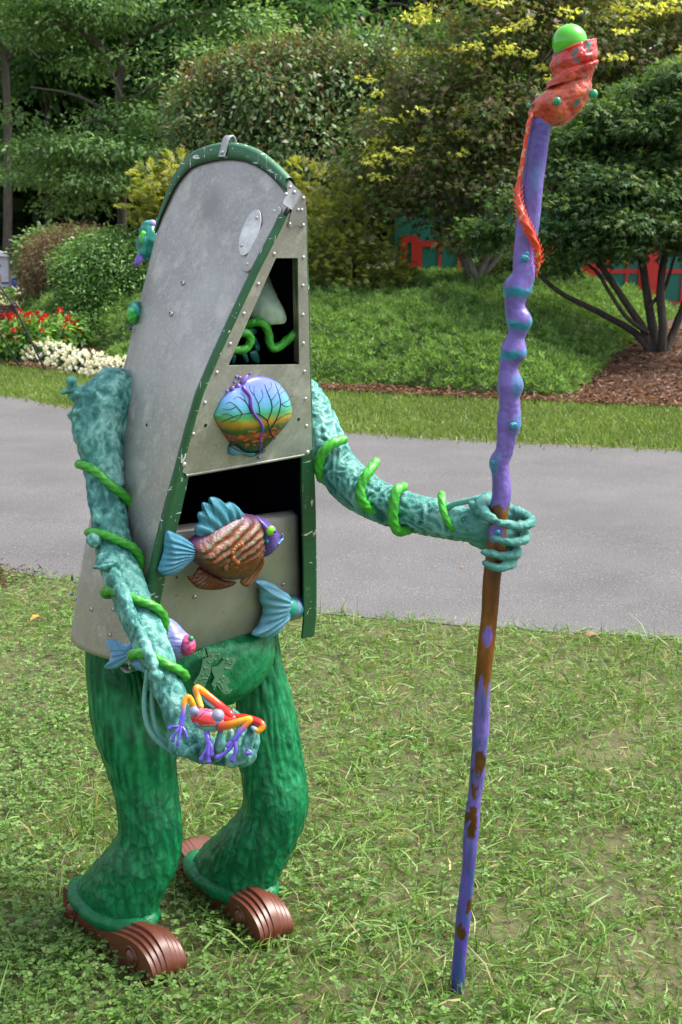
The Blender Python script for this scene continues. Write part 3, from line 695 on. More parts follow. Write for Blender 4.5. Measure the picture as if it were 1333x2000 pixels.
# yellow topped maple with pale trunk (scorched leaves and lime new growth)
Ym = 16.8; b = at(938, 575, Ym); b.z = float(terr(b.x, b.y))
ymap = thing('yellow_topped_maple', 'large maple of browned leaves with yellow-lime new growth and pale grey trunk', 'tree', b)
mb = MB()
mb.add(*limb([b, at(925, 545, Ym), at(905, 500, Ym), at(870, 420, Ym), at(820, 300, Ym), at(790, 170, Ym)], [.085, .08, .06, .04, .025, .01]))
mb.add(*limb([at(928, 550, Ym), at(950, 500, Ym), at(955, 400, Ym), at(960, 230, Ym), at(950, 60, Ym)], [.06, .05, .035, .025, .01]))
mb.add(*limb([at(932, 545, Ym), at(965, 510, Ym), at(1010, 420, Ym), at(1080, 260, Ym + .3), at(1150, 90, Ym + .3)], [.045, .04, .03, .022, .01]))
for q in range(16):
    px = random.uniform(720, 1250); py = random.uniform(20, 330); mb.add(*limb([at(930 + (px - 930) * .2, 420, Ym), at((px + 930) / 2, (py + 330) / 2, Ym - .2), at(px, py, Ym - .5)], [.025, .016, .006], 14, 6))
part('trunk', mb, M['bark_pale'], ymap)
L = [lobe(*q) for q in ((900, 90, Ym, 110, 90, 1), (1000, 60, Ym, 120, 90, 1.1), (1120, 70, Ym + .3, 130, 100, 1.1), (1250, 90, Ym + .3, 120, 110, 1.1), (830, 170, Ym, 90, 80, .9), (760, 260, Ym, 80, 60, .8), (820, 310, Ym - .2, 110, 70, .9), (920, 230, Ym - .2, 120, 90, 1), (1040, 200, Ym, 110, 90, 1), (700, 320, Ym, 60, 40, .7), (760, 380, Ym - .2, 80, 50, .8), (880, 380, Ym - .3, 110, 70, .9), (990, 330, Ym - .2, 100, 80, .9), (920, 460, Ym - .2, 80, 40, .7), (1200, 200, Ym + .6, 130, 90, 1), (1000, -60, Ym + .3, 200, 80, 1.2), (1220, -60, Ym + .5, 180, 80, 1.2), (1330, 120, Ym + .5, 90, 160, 1))]
fol = foliage(L, 7000, 7, .072, .085, [(.07, .105, .034), (.10, .11, .042), (.13, .105, .062), (.105, .08, .058), (.075, .125, .034)], [5, 3, 2.4, 3, 4], gap=.40, gs=1.6, up=.7, flat=.5, shell=.35, shape='maple', seed=9)
tf = foliage([lobe(*q) for q in ((890, 80, Ym - .5, 110, 85, .8), (1000, 60, Ym - .5, 120, 80, .8), (1120, 70, Ym - .5, 130, 90, .8), (1240, 90, Ym - .5, 110, 100, .8), (800, 200, Ym - .5, 100, 90, .7), (740, 290, Ym - .5, 80, 60, .6), (820, 310, Ym - .6, 100, 60, .7))], 110, 26, .05, .065, [(.38, .37, .07), (.33, .36, .07)], None, gap=.30, gs=2, up=.9, flat=.28, shell=.92, shape='maple', seed=15)
crown(ymap, joinVF([fol, tf]), M['leaf'])

# green spreading maple on several dark trunks in the mulch
Yg = 14.4; b = at(1285, 690, Yg); b.z = float(terr(b.x, b.y)); b.z = float(terr(b.x, b.y))
gm = thing('green_maple', 'low spreading green maple on several dark trunks rising from bare mulch', 'tree', b)
mb = MB()
for Lp, R in (([(1280, 700), (1240, 650), (1170, 610), (1100, 575), (1050, 535), (1010, 505)], [.06, .05, .042, .034, .026, .014]),
              ([(1282, 700), (1255, 640), (1215, 580), (1175, 520), (1130, 460), (1090, 400)], [.065, .055, .045, .04, .03, .012]),
              ([(1285, 700), (1275, 640), (1262, 560), (1250, 480), (1235, 400), (1215, 310)], [.075, .065, .055, .05, .035, .015]),
              ([(1290, 700), (1295, 640), (1290, 570), (1300, 490), (1320, 410), (1335, 330)], [.065, .06, .055, .045, .035, .015]),
              ([(1296, 700), (1315, 650), (1335, 600), (1360, 530), (1400, 440), (1440, 370)], [.06, .055, .05, .04, .03, .012]),
              ([(1265, 650), (1225, 620), (1190, 570), (1165, 530), (1120, 500)], [.035, .03, .026, .022, .01]),
              ([(1268, 600), (1300, 560), (1318, 500), (1330, 470)], [.03, .025, .02, .01]),
              ([(1240, 470), (1200, 440), (1150, 415), (1100, 410)], [.03, .022, .016, .008])):
    mb.add(*limb([at(a, c, Yg + random.uniform(-.12, .12) * (i > 0)) for i, (a, c) in enumerate(Lp)], [q * .8 for q in R], 26, 9, .04))
for q in range(18):
    px = random.uniform(1040, 1400); py = random.uniform(260, 470); mb.add(*limb([at(1260 + (px - 1260) * .4, 480, Yg), at((px + 1250) / 2, (py + 440) / 2 - 10, Yg - .1), at(px, py, Yg + random.uniform(-.6, .6))], [.018, .012, .005], 12, 5))
part('trunk', mb, M['bark_dark'], gm)
L = [lobe(*q) for q in ((1075, 455, Yg, 60, 20, .6), (1010, 430, Yg + .2, 52, 22, .6), (1110, 395, Yg, 70, 22, .7), (1215, 430, Yg - .4, 70, 20, .6), (1310, 440, Yg - .5, 60, 24, .7), (1180, 355, Yg, 80, 22, .8), (1275, 380, Yg - .2, 60, 20, .7), (1335, 360, Yg, 60, 28, .8), (1100, 330, Yg + .4, 60, 24, .7), (960, 455, Yg + .5, 44, 22, .5), (1240, 318, Yg + .2, 56, 16, .6), (1175, 290, Yg + .5, 46, 16, .5), (1325, 290, Yg + .3, 50, 22, .7), (1040, 375, Yg + .3, 52, 22, .6), (1390, 420, Yg, 80, 70, 1), (1130, 490, Yg - .2, 34, 14, .4), (1250, 480, Yg - .5, 44, 14, .5), (1020, 490, Yg + .2, 30, 14, .4), (990, 390, Yg + .5, 44, 20, .5), (1180, 465, Yg - .3, 50, 14, .5), (1320, 490, Yg - .5, 40, 14, .5), (1085, 520, Yg + .1, 36, 12, .4), (1290, 455, Yg - .5, 50, 16, .5), (1210, 500, Yg + .3, 40, 12, .4), (1250, 255, Yg + .2, 66, 22, .7), (1180, 225, Yg + .4, 54, 18, .6), (1310, 215, Yg + .1, 66, 26, .7), (1125, 262, Yg + .4, 46, 18, .5), (1325, 150, Yg + .2, 50, 28, .7), (1240, 185, Yg + .5, 46, 18, .5), (1080, 300, Yg + .4, 40, 16, .5))]
crown(gm, foliage(L, 6400, 8, .066, .10, [(.042, .085, .028), (.058, .11, .036), (.08, .14, .046), (.034, .066, .025)], [4, 4, 2, 3], tips=[(.16, .22, .06)], tipfrac=.16, gap=.455, gs=1.7, up=1.0, flat=.40, shell=.15, shape='maple', seed=12), M['leaf'])

def shrub(name, label, cat, lobes, n, per, size, spread, cols, w, mat, basepx, Y, seed, **kw):
    b = at(*basepx, Y); b.z = float(terr(b.x, b.y)); t_ = thing(name, label, cat, b)
    mb = MB()
    for q in range(7):
        l = lobes[q % len(lobes)]; e = Vector(lobe(*l)[:3]); mb.add(*limb([b + Vector((random.uniform(-.15, .15), random.uniform(-.1, .1), -.05)), b.lerp(e, .5) + Vector((0, 0, -.05)), e], [.03, .022, .008], 10, 6))
    part('stems', mb, M['bark_dark'], t_)
    crown(t_, foliage([lobe(*l) for l in lobes], n, per, size, spread, cols, w, seed=seed, **kw), mat, 'foliage'); return t_
shrub('evergreen_shrub', 'rounded dark evergreen shrub right behind the flower bed', 'shrub', [(200, 550, 17.4, 80, 75, .8), (250, 520, 17.5, 70, 70, .8), (160, 520, 17.5, 50, 45, .6), (210, 600, 17.2, 85, 45, .8), (300, 560, 17.5, 60, 80, .8), (205, 490, 17.5, 60, 36, .6)], 5200, 8, .052, .075,
      [(.055, .12, .03), (.08, .16, .042), (.11, .20, .05), (.035, .08, .025)], [4, 4, 2, 2], M['leaf_gloss'], (215, 655), 17.4, 31, gap=.32, gs=2.2, shell=.6, up=.6, aspect=.45)
shrub('brown_laceleaf_shrub', 'domed brownish-red laceleaf shrub beside the dark evergreen', 'shrub', [(135, 500, 19.3, 80, 55, .8), (104, 540, 19.2, 56, 50, .7), (170, 480, 19.3, 60, 36, .7), (110, 575, 19.2, 60, 22, .6)], 3600, 10, .06, .07,
      [(.10, .075, .045), (.13, .09, .055), (.085, .055, .042), (.09, .095, .04)], [4, 3, 3, 2], M['leaf'], (130, 590), 19.3, 32, gap=.27, gs=2.4, shell=.6, droop=.8, aspect=.2, flat=.5, up=.3)
shrub('pale_leaved_shrub', 'green shrub with pale glossy leaves between the tent and the brown shrub', 'shrub', [(80, 495, 21.5, 34, 40, .7), (72, 530, 21.5, 16, 24, .5), (92, 470, 21.6, 38, 22, .6)], 1200, 8, .085, .09, [(.08, .14, .05), (.12, .19, .07), (.055, .10, .035)], None, M['leaf_gloss'], (58, 585), 21.5, 33, gap=.34, gs=2, shell=.5, aspect=.4)
shrub('glossy_low_shrub', 'low yellow-green glossy shrub in front of the green building behind the staff', 'shrub', [(960, 545, 17.6, 60, 34, .6), (1040, 530, 17.6, 65, 36, .6), (1090, 565, 17.5, 36, 20, .5), (1000, 570, 17.4, 90, 20, .6)], 2300, 8, .065, .075, [(.085, .135, .03), (.12, .17, .04), (.055, .09, .025)], None, M['leaf_gloss'], (1020, 590), 17.6, 34, gap=.30, gs=2.4, shell=.55, aspect=.45)
shrub('leafy_shrub', 'dark leafy shrub behind the near edge of the canoe above the juniper slope', 'shrub', [(520, 500, 17.8, 90, 60, .7), (430, 520, 17.8, 90, 60, .7), (340, 560, 17.8, 80, 60, .7)], 1400, 8, .08, .09, GREEN, None, M['leaf'], (440, 600), 17.8, 35, gap=.3, gs=2)

# ------------------------------------------------------------------ green building with red window frames
M['red'] = m_paint('red_trim_paint', .45, .12, 6, .05, 30, vcol=False, base=(.68, .035, .028)); M['green_wall'] = m_paint('green_wall_paint', .5, .15, 3, .05, 20, vcol=False, base=(.03, .22, .16))
tg = NT('green_window_pane'); M['pane'] = tg.fin((.02, .20, .15), .2, 0, spec=.5)
bo = at(1000, 600, 20.6); bo.z = float(terr(bo.x, bo.y)); bd = thing('green_building', 'low green building with red framed windows seen between the maples', 'building', bo)
EXB = Vector((1, -.10, 0)).normalized(); EYB = Vector((.10, 1, 0)).normalized()
def bp(px, z, dy=0.0):
    d = ray(px, 560); P = bo + EYB * dy; t_ = (P - CP).dot(EYB) / d.dot(EYB); q = CP + d * t_; return Vector((q.x, q.y, z))
x0, x1 = bp(770, 0), bp(1560, 0); zb, zt = bo.z - .1, 2.25
mb = MB(); boxmb(mb, (x0 + x1) / 2 + EYB * .6 + ZZ * (zb + zt) / 2, EXB * ((x1 - x0).length / 2), EYB * .5, ZZ * ((zt - zb) / 2)); wall = part('wall', mb, M['green_wall'], bd, smooth=False)
mb = MB(); boxmb(mb, (x0 + x1) / 2 + EYB * .6 + ZZ * (zt + .06), EXB * ((x1 - x0).length / 2 + .2), EYB * .75, ZZ * .06); M['roof'] = m_paint('dull_roof_felt', .8, .2, 4, .1, 20, vcol=False, base=(.13, .10, .11)); part('roof', mb, M['roof'], bd, smooth=False)
def zpix(py, px=1000):
    d = ray(px, py); t_ = (bo - CP).dot(EYB) / d.dot(EYB); return (CP + d * t_).z
def window(pa, pb, ya, yb, cols_, rows_, fw=.055):
    a, b_ = bp(pa, 0), bp(pb, 0); z1, z0 = zpix(ya, pa), zpix(yb, pa); w = (b_ - a).length
    fm = MB()
    for s in (0, 1): boxmb(fm, a + EXB * (fw if s == 0 else w - fw) + ZZ * (z0 + z1) / 2 + EYB * .06, EXB * fw, EYB * .035, ZZ * (z1 - z0) / 2)
    for z in (z0 + fw, z1 - fw): boxmb(fm, a + EXB * w / 2 + ZZ * z + EYB * .062, EXB * (w / 2 - 2 * fw), EYB * .03, ZZ * fw)
    fr_ = part('window_frame', fm, M['red'], bd, smooth=False)
    mu = MB()
    for i in range(1, cols_): boxmb(mu, a + EXB * (w * i / cols_) + ZZ * (z0 + z1) / 2 + EYB * .068, EXB * .02, EYB * .02, ZZ * ((z1 - z0) / 2 - 2 * fw))
    for j in range(1, rows_): boxmb(mu, a + EXB * w / 2 + ZZ * (z0 + (z1 - z0) * j / rows_) + EYB * .071, EXB * (w / 2 - 2 * fw), EYB * .018, ZZ * .03)
    if mu.v: part('glazing_bar', mu, M['red'], fr_, smooth=False)
    for i in range(cols_):
        for j in range(rows_):
            pm = MB(); boxmb(pm, a + EXB * (w * (i + .5) / cols_) + ZZ * (z0 + (z1 - z0) * (j + .5) / rows_) + EYB * .085, EXB * (w / cols_ / 2 - .015), EYB * .006, ZZ * ((z1 - z0) / rows_ / 2 - .015)); part('pane', pm, M['pane'], fr_, smooth=False)
window(782, 816, 460, 575, 1, 2, .05); window(812, 905, 470, 600, 2, 2, .045); window(1000, 1075, 470, 600, 2, 2, .045)
window(1075, 1150, 470, 585, 2, 1); window(1150, 1262, 455, 604, 3, 2); window(1262, 1370, 455, 604, 3, 2); window(1370, 1480, 455, 604, 3, 2)
pm = MB(); boxmb(pm, bp(1272, 0) + ZZ * (zb + zt) / 2 - EYB * .02, EXB * .09, EYB * .05, ZZ * (zt - zb) / 2); part('post', pm, M['red'], bd, smooth=False)
pm = MB(); boxmb(pm, (x0 + x1) / 2 + ZZ * (zt - .08) + EYB * .05, EXB * ((x1 - x0).length / 2), EYB * .03, ZZ * .07); part('fascia', pm, M['red'], bd, smooth=False)

# ------------------------------------------------------------------ flower bed on the far verge
def gpt(px, py): 
    P = ground_at(px, py)
    for _ in range(4): P = ground_at(px, py, float(terr(P.x, P.y)))
    return P
WHITE = [(.72, .71, .60), (.80, .79, .72), (.66, .62, .42), (.78, .76, .62)]
wl = ['leftmost', 'second', 'third', 'fourth', 'fifth']
mums = [(98, 712, 46, 'white chrysanthemum mound crossed by the black stand leg, at the end of the row'), (142, 722, 40, 'white chrysanthemum mound just beside the one crossed by the black leg'), (178, 730, 42, 'white chrysanthemum mound in front of the gap below the evergreen shrub'), (215, 736, 36, 'white chrysanthemum mound closest to the mulch in front of the row'), (252, 740, 44, 'white chrysanthemum mound half hidden by the canoe shoulder')]
for px, py, w_, lab in mums:
    g = gpt(px, py); s = zc(g) / F_PX * w_ * 1.12; t_ = thing('white_chrysanthemum', lab, 'flower', g, 'white chrysanthemums along the bed edge')
    n = 420; d = unit(rng.normal(size=(n, 3))); d[:, 2] = np.abs(d[:, 2]); P = np.array(tuple(g)) + d * np.array([s * 1.0, s * .8, s * .72]) * (.72 + .12 * rng.random((n, 1)))
    crown(t_, kites(P, d + rng.normal(size=(n, 3)) * .6, rng.normal(size=(n, 3)), .06 + .03 * rng.random(n), .03 + .02 * rng.random(n), pick(n, GREEN, None, .2)), M['leaf'], 'foliage')
    n = 170; k_ = np.arange(n) + .5; ph = k_ * 2.39996; cz_ = 1 - k_ / n * 1.02; sr = np.sqrt(np.clip(1 - cz_ ** 2, 0, 1)); d = np.stack([sr * np.cos(ph), sr * np.sin(ph), cz_], 1) + .07 * rng.normal(size=(n, 3)); parts = []
    c = np.array(tuple(g)) + d * np.array([s * 1.02, s * .82, s * .74]) * (1 + .06 * rng.normal(size=(n, 1))); d = unit(d + np.array([0, -.15, .3])); C = pick(n, WHITE, [3, 5, 1, 3], .06).clip(0, .85)
    tx = unit(np.cross(d, rng.normal(size=(n, 3)))); ty = np.cross(d, tx); hr = .030 + .010 * rng.random(n)
    for q in range(11):
        a = q * 2.39996; up_ = .25 + .08 * q; parts.append(kites(c + d * .004 * q, tx * math.cos(a) + ty * math.sin(a) + d * up_, d, hr * (1 - .04 * q), hr * .62, C))
    parts.append(kites(c + d * .02, d, tx, np.full(n, .014), np.full(n, .014), np.tile([.55, .46, .12], (n, 1))))
    setk(crown(t_, joinVF(parts), M['petal'], 'blossoms'), 'stuff')
REDC = [(.62, .02, .018), (.55, .015, .03), (.68, .05, .02)]
reds = [(10, 712, 34, 66, 'red flowering plant at the picture edge beside the short black stand leg'), (52, 708, 40, 95, 'red flowering plant between the two slanted black stand legs'), (95, 696, 42, 88, 'tall red flowering plant directly above the end white chrysanthemum'), (138, 690, 40, 82, 'red flowering plant in the middle of the clump over the white row'), (172, 684, 30, 62, 'red flowering plant next to the white-leaved plants'), (28, 690, 36, 70, 'red flowering plant at the back of the clump near the stand crossbar')]
for k, (px, py, w_, h_, lab) in enumerate(reds):
    g = gpt(px, py); s = zc(g) / F_PX; t_ = thing('red_flowering_plant', lab, 'flower', g, 'red bedding flowers'); rw, hh = w_ * s, h_ * s
    L = [(g.x, g.y, g.z + hh * .42, rw, rw * .9, hh * .45)]
    crown(t_, foliage(L, 260, 7, .085, .05, [(.08, .17, .038), (.12, .23, .055), (.055, .12, .03)], None, gap=.15, gs=3, shell=.3, aspect=.55, seed=50 + k), M['leaf'], 'foliage')
    n = 17; c = np.stack([g.x + rng.uniform(-1, 1, n) * rw * .95, g.y - rng.uniform(-.3, .95, n) * rw * .8, g.z + hh * rng.uniform(.30, 1.08, n)], 1); parts = []
    for q in range(26):
        d = unit(rng.normal(size=(n, 3)) + np.array([0, -.2, .8])); parts.append(kites(c + d * .012, d, rng.normal(size=(n, 3)), .024 + .016 * rng.random(n), .022 + .008 * rng.random(n), pick(n, REDC, None, .15)))
    setk(crown(t_, joinVF(parts), M['petal'], 'blossoms'), 'stuff')
    st = MB()
    for p in c[:9]: st.add(*tube([(g.x + .3 * (p[0] - g.x), g.y + .3 * (p[1] - g.y), g.z), p], .004, 5))
    part('stems', st, M['leaf'], t_)
for k, (px, py, lab) in enumerate([(165, 668, 'white-leaved caladium plant beside the red flowers'), (200, 668, 'white-leaved caladium plant in the middle under the dark evergreen'), (226, 664, 'white-leaved caladium plant nearest the canoe'), (15, 600, 'white flowered leafy plant below the tent'), (45, 606, 'white flowered leafy plant below the brown shrub')]):
    g = gpt(px, py); t_ = thing('white_leaved_plant', lab, 'plant', g, 'pale leaved bedding plants'); n = 60; az = rng.random(n) * 6.28; el = .5 + .8 * rng.random(n); r = .12 + .16 * rng.random(n)
    D = np.stack([np.cos(az) * np.cos(el), np.sin(az) * np.cos(el), np.sin(el)], 1); P = np.array(tuple(g)) + D * r[:, None]; st = MB()
    crown(t_, kites(P, unit(D + np.array([0, -.2, -.5])), D * .3 + np.array([0, -.3, 1.]), .11 + .05 * rng.random(n), .07 + .03 * rng.random(n), pick(n, [(.09, .19, .05), (.13, .24, .07), (.55, .58, .45), (.06, .13, .035)], [4, 4, 2.2, 2], .15)), M['leaf'], 'leaves')
    for p in P[::4]: st.add(*tube([tuple(g), tuple(p)], .004, 5))
    part('stems', st, M['leaf'], t_)

# black tube stand at the picture edge
g1, g2 = gpt(42, 722), gpt(93, 729); M['black_tube'] = NT('black_metal_tube').fin((.01, .01, .011), .4)
st_ = thing('banner_stand', 'black metal tube stand with slanted legs beside the red flowers', 'stand', g2)
def on_y(px, py, P): return at(px, py, P.y)
part('leg', MB().add(*tube([g2 - ZZ * .02, on_y(28, 598, g2), on_y(-30, 515, g2)], .012, 8)), M['black_tube'], st_)
part('leg', MB().add(*tube([g1, on_y(0, 650, g1), on_y(-40, 580, g1)], .012, 8)), M['black_tube'], st_)
part('foot_bar', MB().add(*tube([g1 + ZZ * .02, on_y(90, 727, g2)], .011, 8)), M['black_tube'], st_)
part('crossbar', MB().add(*tube([on_y(28, 598, g2), on_y(-40, 599, g2)], .009, 8)), M['black_tube'], st_)
for p in (g1 + ZZ * .02, on_y(90, 727, g2), on_y(28, 598, g2)): part('joint', MB().add(*ball(p, .022, 10, 6)), M['black_tube'], st_)

# white event tent with printed wall, far back
Yw = 25; tb = at(0, 575, Yw); tb.z = float(terr(tb.x, tb.y)); M['white'] = m_paint('white_tent_fabric', .7, .06, 3, .05, 12, vcol=False, base=(.72, .73, .78)); M['blue'] = m_paint('blue_plastic', .4, .1, 6, .03, 20, vcol=False, base=(.02, .06, .32)); M['ink'] = NT('printed_dark_ink').fin((.06, .07, .12), .6); M['orange'] = NT('orange_print').fin((.7, .12, .03), .6)
tent = thing('event_tent', 'white event tent with printed side wall standing in front of the dark trees', 'tent', tb)
def tp(px, py, dy=0): return at(px, py, Yw + dy)
def slab(mb, pa, pb, ya, yb, dy, th=.02):
    a, b_ = tp(pa, ya, dy), tp(pb, yb, dy); boxmb(mb, (a + b_) / 2, Vector((abs(b_.x - a.x) / 2, 0, 0)), Vector((0, th, 0)), Vector((0, 0, abs(a.z - b_.z) / 2)))
mb = MB(); slab(mb, -160, 22, 500, 570, 0); part('side_wall', mb, M['white'], tent, smooth=False)
mb = MB(); a, b_ = tp(-160, 497, -.1), tp(19, 501, -.1); c, d_ = tp(10, 494, 1.6), tp(-150, 490, 1.6); e1, e2 = tp(-70, 455, .8), tp(-69, 455, .8)
mb.add([a, b_, c, d_, e1], [(0, 1, 4), (1, 2, 4), (2, 3, 4), (3, 0, 4), (0, 3, 2, 1)]); part('canopy', mb, M['white'], tent, smooth=False)
mb = MB()
for x_ in (-2.3, .0): pass
slab(mb, 18, 20, 498, 582, -.05, .03); M['pole'] = NT('grey_tent_pole').fin((.3, .3, .32), .4, .6); part('post', mb, M['pole'], tent, smooth=False); mb = MB(); slab(mb, -158, -156, 498, 582, -.05, .03); part('post', mb, M['pole'], tent, smooth=False)
mb = MB(); slab(mb, -20, 1, 536, 550, -.035, .008); part('orange_print', mb, M['orange'], tent, smooth=False)
mb = MB(); slab(mb, 3, 22, 551, 554, -.035, .008)
for i in range(7): slab(mb, 4 + i * 2.4, 5.4 + i * 2.4, 560, 566, -.035, .008)
slab(mb, -12, 2, 517, 520, -.035, .008); setk(part('lettering', mb, M['ink'], tent, smooth=False), 'stuff')
bb = at(29, 572, 24.2); bb.z = float(terr(bb.x, bb.y)); bt = thing('blue_bin', 'blue plastic bin standing beside the white tent', 'bin', bb)
s = zc(bb) / F_PX; mb = MB(); mb.add(*loft([(bb, Vector((5 * s, 0, 0)), Vector((0, 5 * s, 0))), (bb + ZZ * 26 * s, Vector((6 * s, 0, 0)), Vector((0, 6 * s, 0)))], 14)); part('body', mb, M['blue'], bt)
mb = MB(); mb.add(*loft([(bb + ZZ * 26 * s, Vector((6.6 * s, 0, 0)), Vector((0, 6.6 * s, 0))), (bb + ZZ * 28 * s, Vector((6.4 * s, 0, 0)), Vector((0, 6.4 * s, 0))), (bb + ZZ * 30 * s, Vector((3 * s, 0, 0)), Vector((0, 3 * s, 0)))], 14)); part('lid', mb, M['blue'], bt)
#SCULPTURE#

# ==================================================================== THE CANOE FIGURE
ROOT = thing('canoe_figure', 'standing figure made from an upended aluminium canoe with teal arms, green legs and fish', 'sculpture', (-.387, 2.92, 0))
LG = np.array([(.03, -.012), (0, -.020), (-.027, -.037), (-.059, -.054), (-.133, -.090), (-.218, -.125), (-.303, -.159), (-.383, -.187), (-.456, -.200), (-.541, -.211), (-.628, -.222), (-.695, -.230), (-.797, -.239), (-1.05, -.256)])[::-1]
RG = np.array([(.03, .006), (0, .010), (-.03, .020), (-.116, .042), (-.222, .074), (-.333, .104), (-.450, .138), (-.573, .172), (-.702, .210), (-.838, .247), (-.98, .283), (-1.05, .292)])[::-1]
def lu(v): return float(np.interp(v, LG[:, 0], LG[:, 1])) + .0078 * float(np.clip(-v / .06, .3, 1))
def ru(v): return float(np.interp(v, RG[:, 0], RG[:, 1]))
ST = [(0, .009, -.002), (-.03, .034, -.060), (-.06, .051, -.116), (-.09, .055, -.163), (-.12, .049, -.209), (-.15, .035, -.253), (-.18, .013, -.297), (-.21, -.011, -.323), (-.25, -.051, -.346), (-.30, -.10, -.360), (-.35, -.156, -.373), (-.43, -.25, -.385), (-.50, -.348, -.393), (-.60, -.487, -.402), (-.70, -.606, -.408), (-.85, -.85, -.420), (-.92, -1.01, -.423), (-.975, -1.138, -.420)]
NS = 120; STI = catmull(ST, NS)
def hull_pt(i, th):
    """i: station index (float) in the interpolated table, th: -1 left gunwale .. 0 keel .. 1 right gunwale"""
    i0 = int(min(i, NS - 2)); f = i - i0; vg, sv, sw = STI[i0] * (1 - f) + STI[i0 + 1] * f
    s = i / (NS - 1); e = 1.10 + 1.15 * float(sm((s - .45) / .55)); a = abs(th) * math.pi / 2
    ku = math.sin(a) ** (2 / e); kw = math.cos(a) ** (2 / e) if abs(th) < 1 else 0.0
    uu = (lu(vg) if th < 0 else ru(vg)) * ku + .5 * (lu(vg) + ru(vg)) * (1 - ku) * kw
    edge = .004 * (1 - ku)
    return cz(uu, vg + (sv - vg) * kw, sw * kw)
TH = np.concatenate([-1 + 1 * np.linspace(0, 1, 33)[:-1] ** .9, [0], np.linspace(1, 0, 33)[:-1][::-1] ** 1.1])
TH = np.unique(np.round(np.concatenate([-np.cos(np.linspace(0, math.pi / 2, 34)) , np.cos(np.linspace(0, math.pi / 2, 34))]), 5))
mb = MB(); hv = [hull_pt(i, t) for i in range(NS) for t in TH]; k = len(TH)
hf = [(i * k + j, i * k + j + 1, (i + 1) * k + j + 1, (i + 1) * k + j) for i in range(NS - 1) for j in range(k - 1)]
mb.add(hv, hf); HB = mb.bvh()
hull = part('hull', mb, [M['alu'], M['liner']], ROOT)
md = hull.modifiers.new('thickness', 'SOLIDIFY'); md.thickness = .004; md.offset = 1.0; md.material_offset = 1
# which side is inside?  normals must point outwards
me = hull.data; cpt = sum((Vector(v.co) for v in me.vertices), Vector()) / len(me.vertices)
mid = me.polygons[len(me.polygons) // 2]
if (mid.center - cpt).dot(mid.normal) < 0: me.flip_normals()
md.offset = -1.0
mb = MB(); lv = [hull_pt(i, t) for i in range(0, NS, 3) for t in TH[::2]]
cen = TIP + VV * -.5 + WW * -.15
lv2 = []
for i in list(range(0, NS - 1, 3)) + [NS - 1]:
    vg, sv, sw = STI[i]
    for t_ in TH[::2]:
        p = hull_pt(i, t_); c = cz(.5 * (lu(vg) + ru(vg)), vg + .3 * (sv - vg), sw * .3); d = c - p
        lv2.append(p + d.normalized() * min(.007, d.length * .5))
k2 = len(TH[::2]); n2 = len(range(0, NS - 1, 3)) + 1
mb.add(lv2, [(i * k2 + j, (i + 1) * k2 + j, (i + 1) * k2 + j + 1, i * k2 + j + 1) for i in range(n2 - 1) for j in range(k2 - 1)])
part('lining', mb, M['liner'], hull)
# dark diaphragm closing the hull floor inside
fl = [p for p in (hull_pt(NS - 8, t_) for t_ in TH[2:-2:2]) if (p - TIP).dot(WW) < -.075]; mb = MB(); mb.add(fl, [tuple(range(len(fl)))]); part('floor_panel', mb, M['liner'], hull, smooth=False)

def on_hull(px, py):
    d = ray(px, py); h = HB.ray_cast(CP, d.normalized())
    if h[0] is None: return at(px, py, 2.8), -FW
    n = h[1] if h[1].dot(d) < 0 else -h[1]
    return h[0], n
# stem band, wrapped over the bow edge
def th_at(i, sg, c, wd):
    lo, hi = 0.0, .85
    for _ in range(24):
        q = (lo + hi) / 2
        if (hull_pt(i, sg * q) - c).length > wd: hi = q
        else: lo = q
    return lo
i_end = int(NS * .60); mb = MB(); rows = []
for i in range(4, i_end):
    s = i / i_end; wd = .034 * (1 - .72 * float(sm((s - .45) / .55))); vg, sv, sw = STI[i]
    c = hull_pt(i, 0); pl, pr = hull_pt(i, -.6), hull_pt(i, .6); L_ = max((pl - c).length, .001)
    tl, tr_ = th_at(i, -1, c, wd), th_at(i, 1, c, wd); a, b = hull_pt(i, -tl), hull_pt(i, tr_)
    out = (c - cz(.0, vg, 0)).normalized() if (c - cz(0, vg, 0)).length > .01 else VV
    tn = Vector((hull_pt(min(i + 1, NS - 1), 0) - hull_pt(max(i - 1, 0), 0))).normalized(); out = (out - tn * out.dot(tn)).normalized(); sd_ = U
    g = .0045
    rows.append([a - sd_ * .0005, a - sd_ * g, c * .55 + a * .45 - sd_ * (g + .002) , c - sd_ * (g + .006) + out * .001, c - sd_ * .006 + out * g, c + out * (g + .002), c + sd_ * .006 + out * g, c + sd_ * (g + .006) + out * .001, c * .55 + b * .45 + sd_ * (g + .002), b + sd_ * g, b + sd_ * .0005])
k = 11; mb.add([p for r in rows for p in r], [(i * k + j, i * k + j + 1, (i + 1) * k + j + 1, (i + 1) * k + j) for i in range(len(rows) - 1) for j in range(k - 1)])
stem = part('stem_band', mb, M['stem'], ROOT)
mb = MB(); mb.add(*tube([r[1] for r in rows], .0017, 6)); part('seam_shadow', mb, M['black'], stem)  # black tube drawing the seam line and the edge shadow beside the band

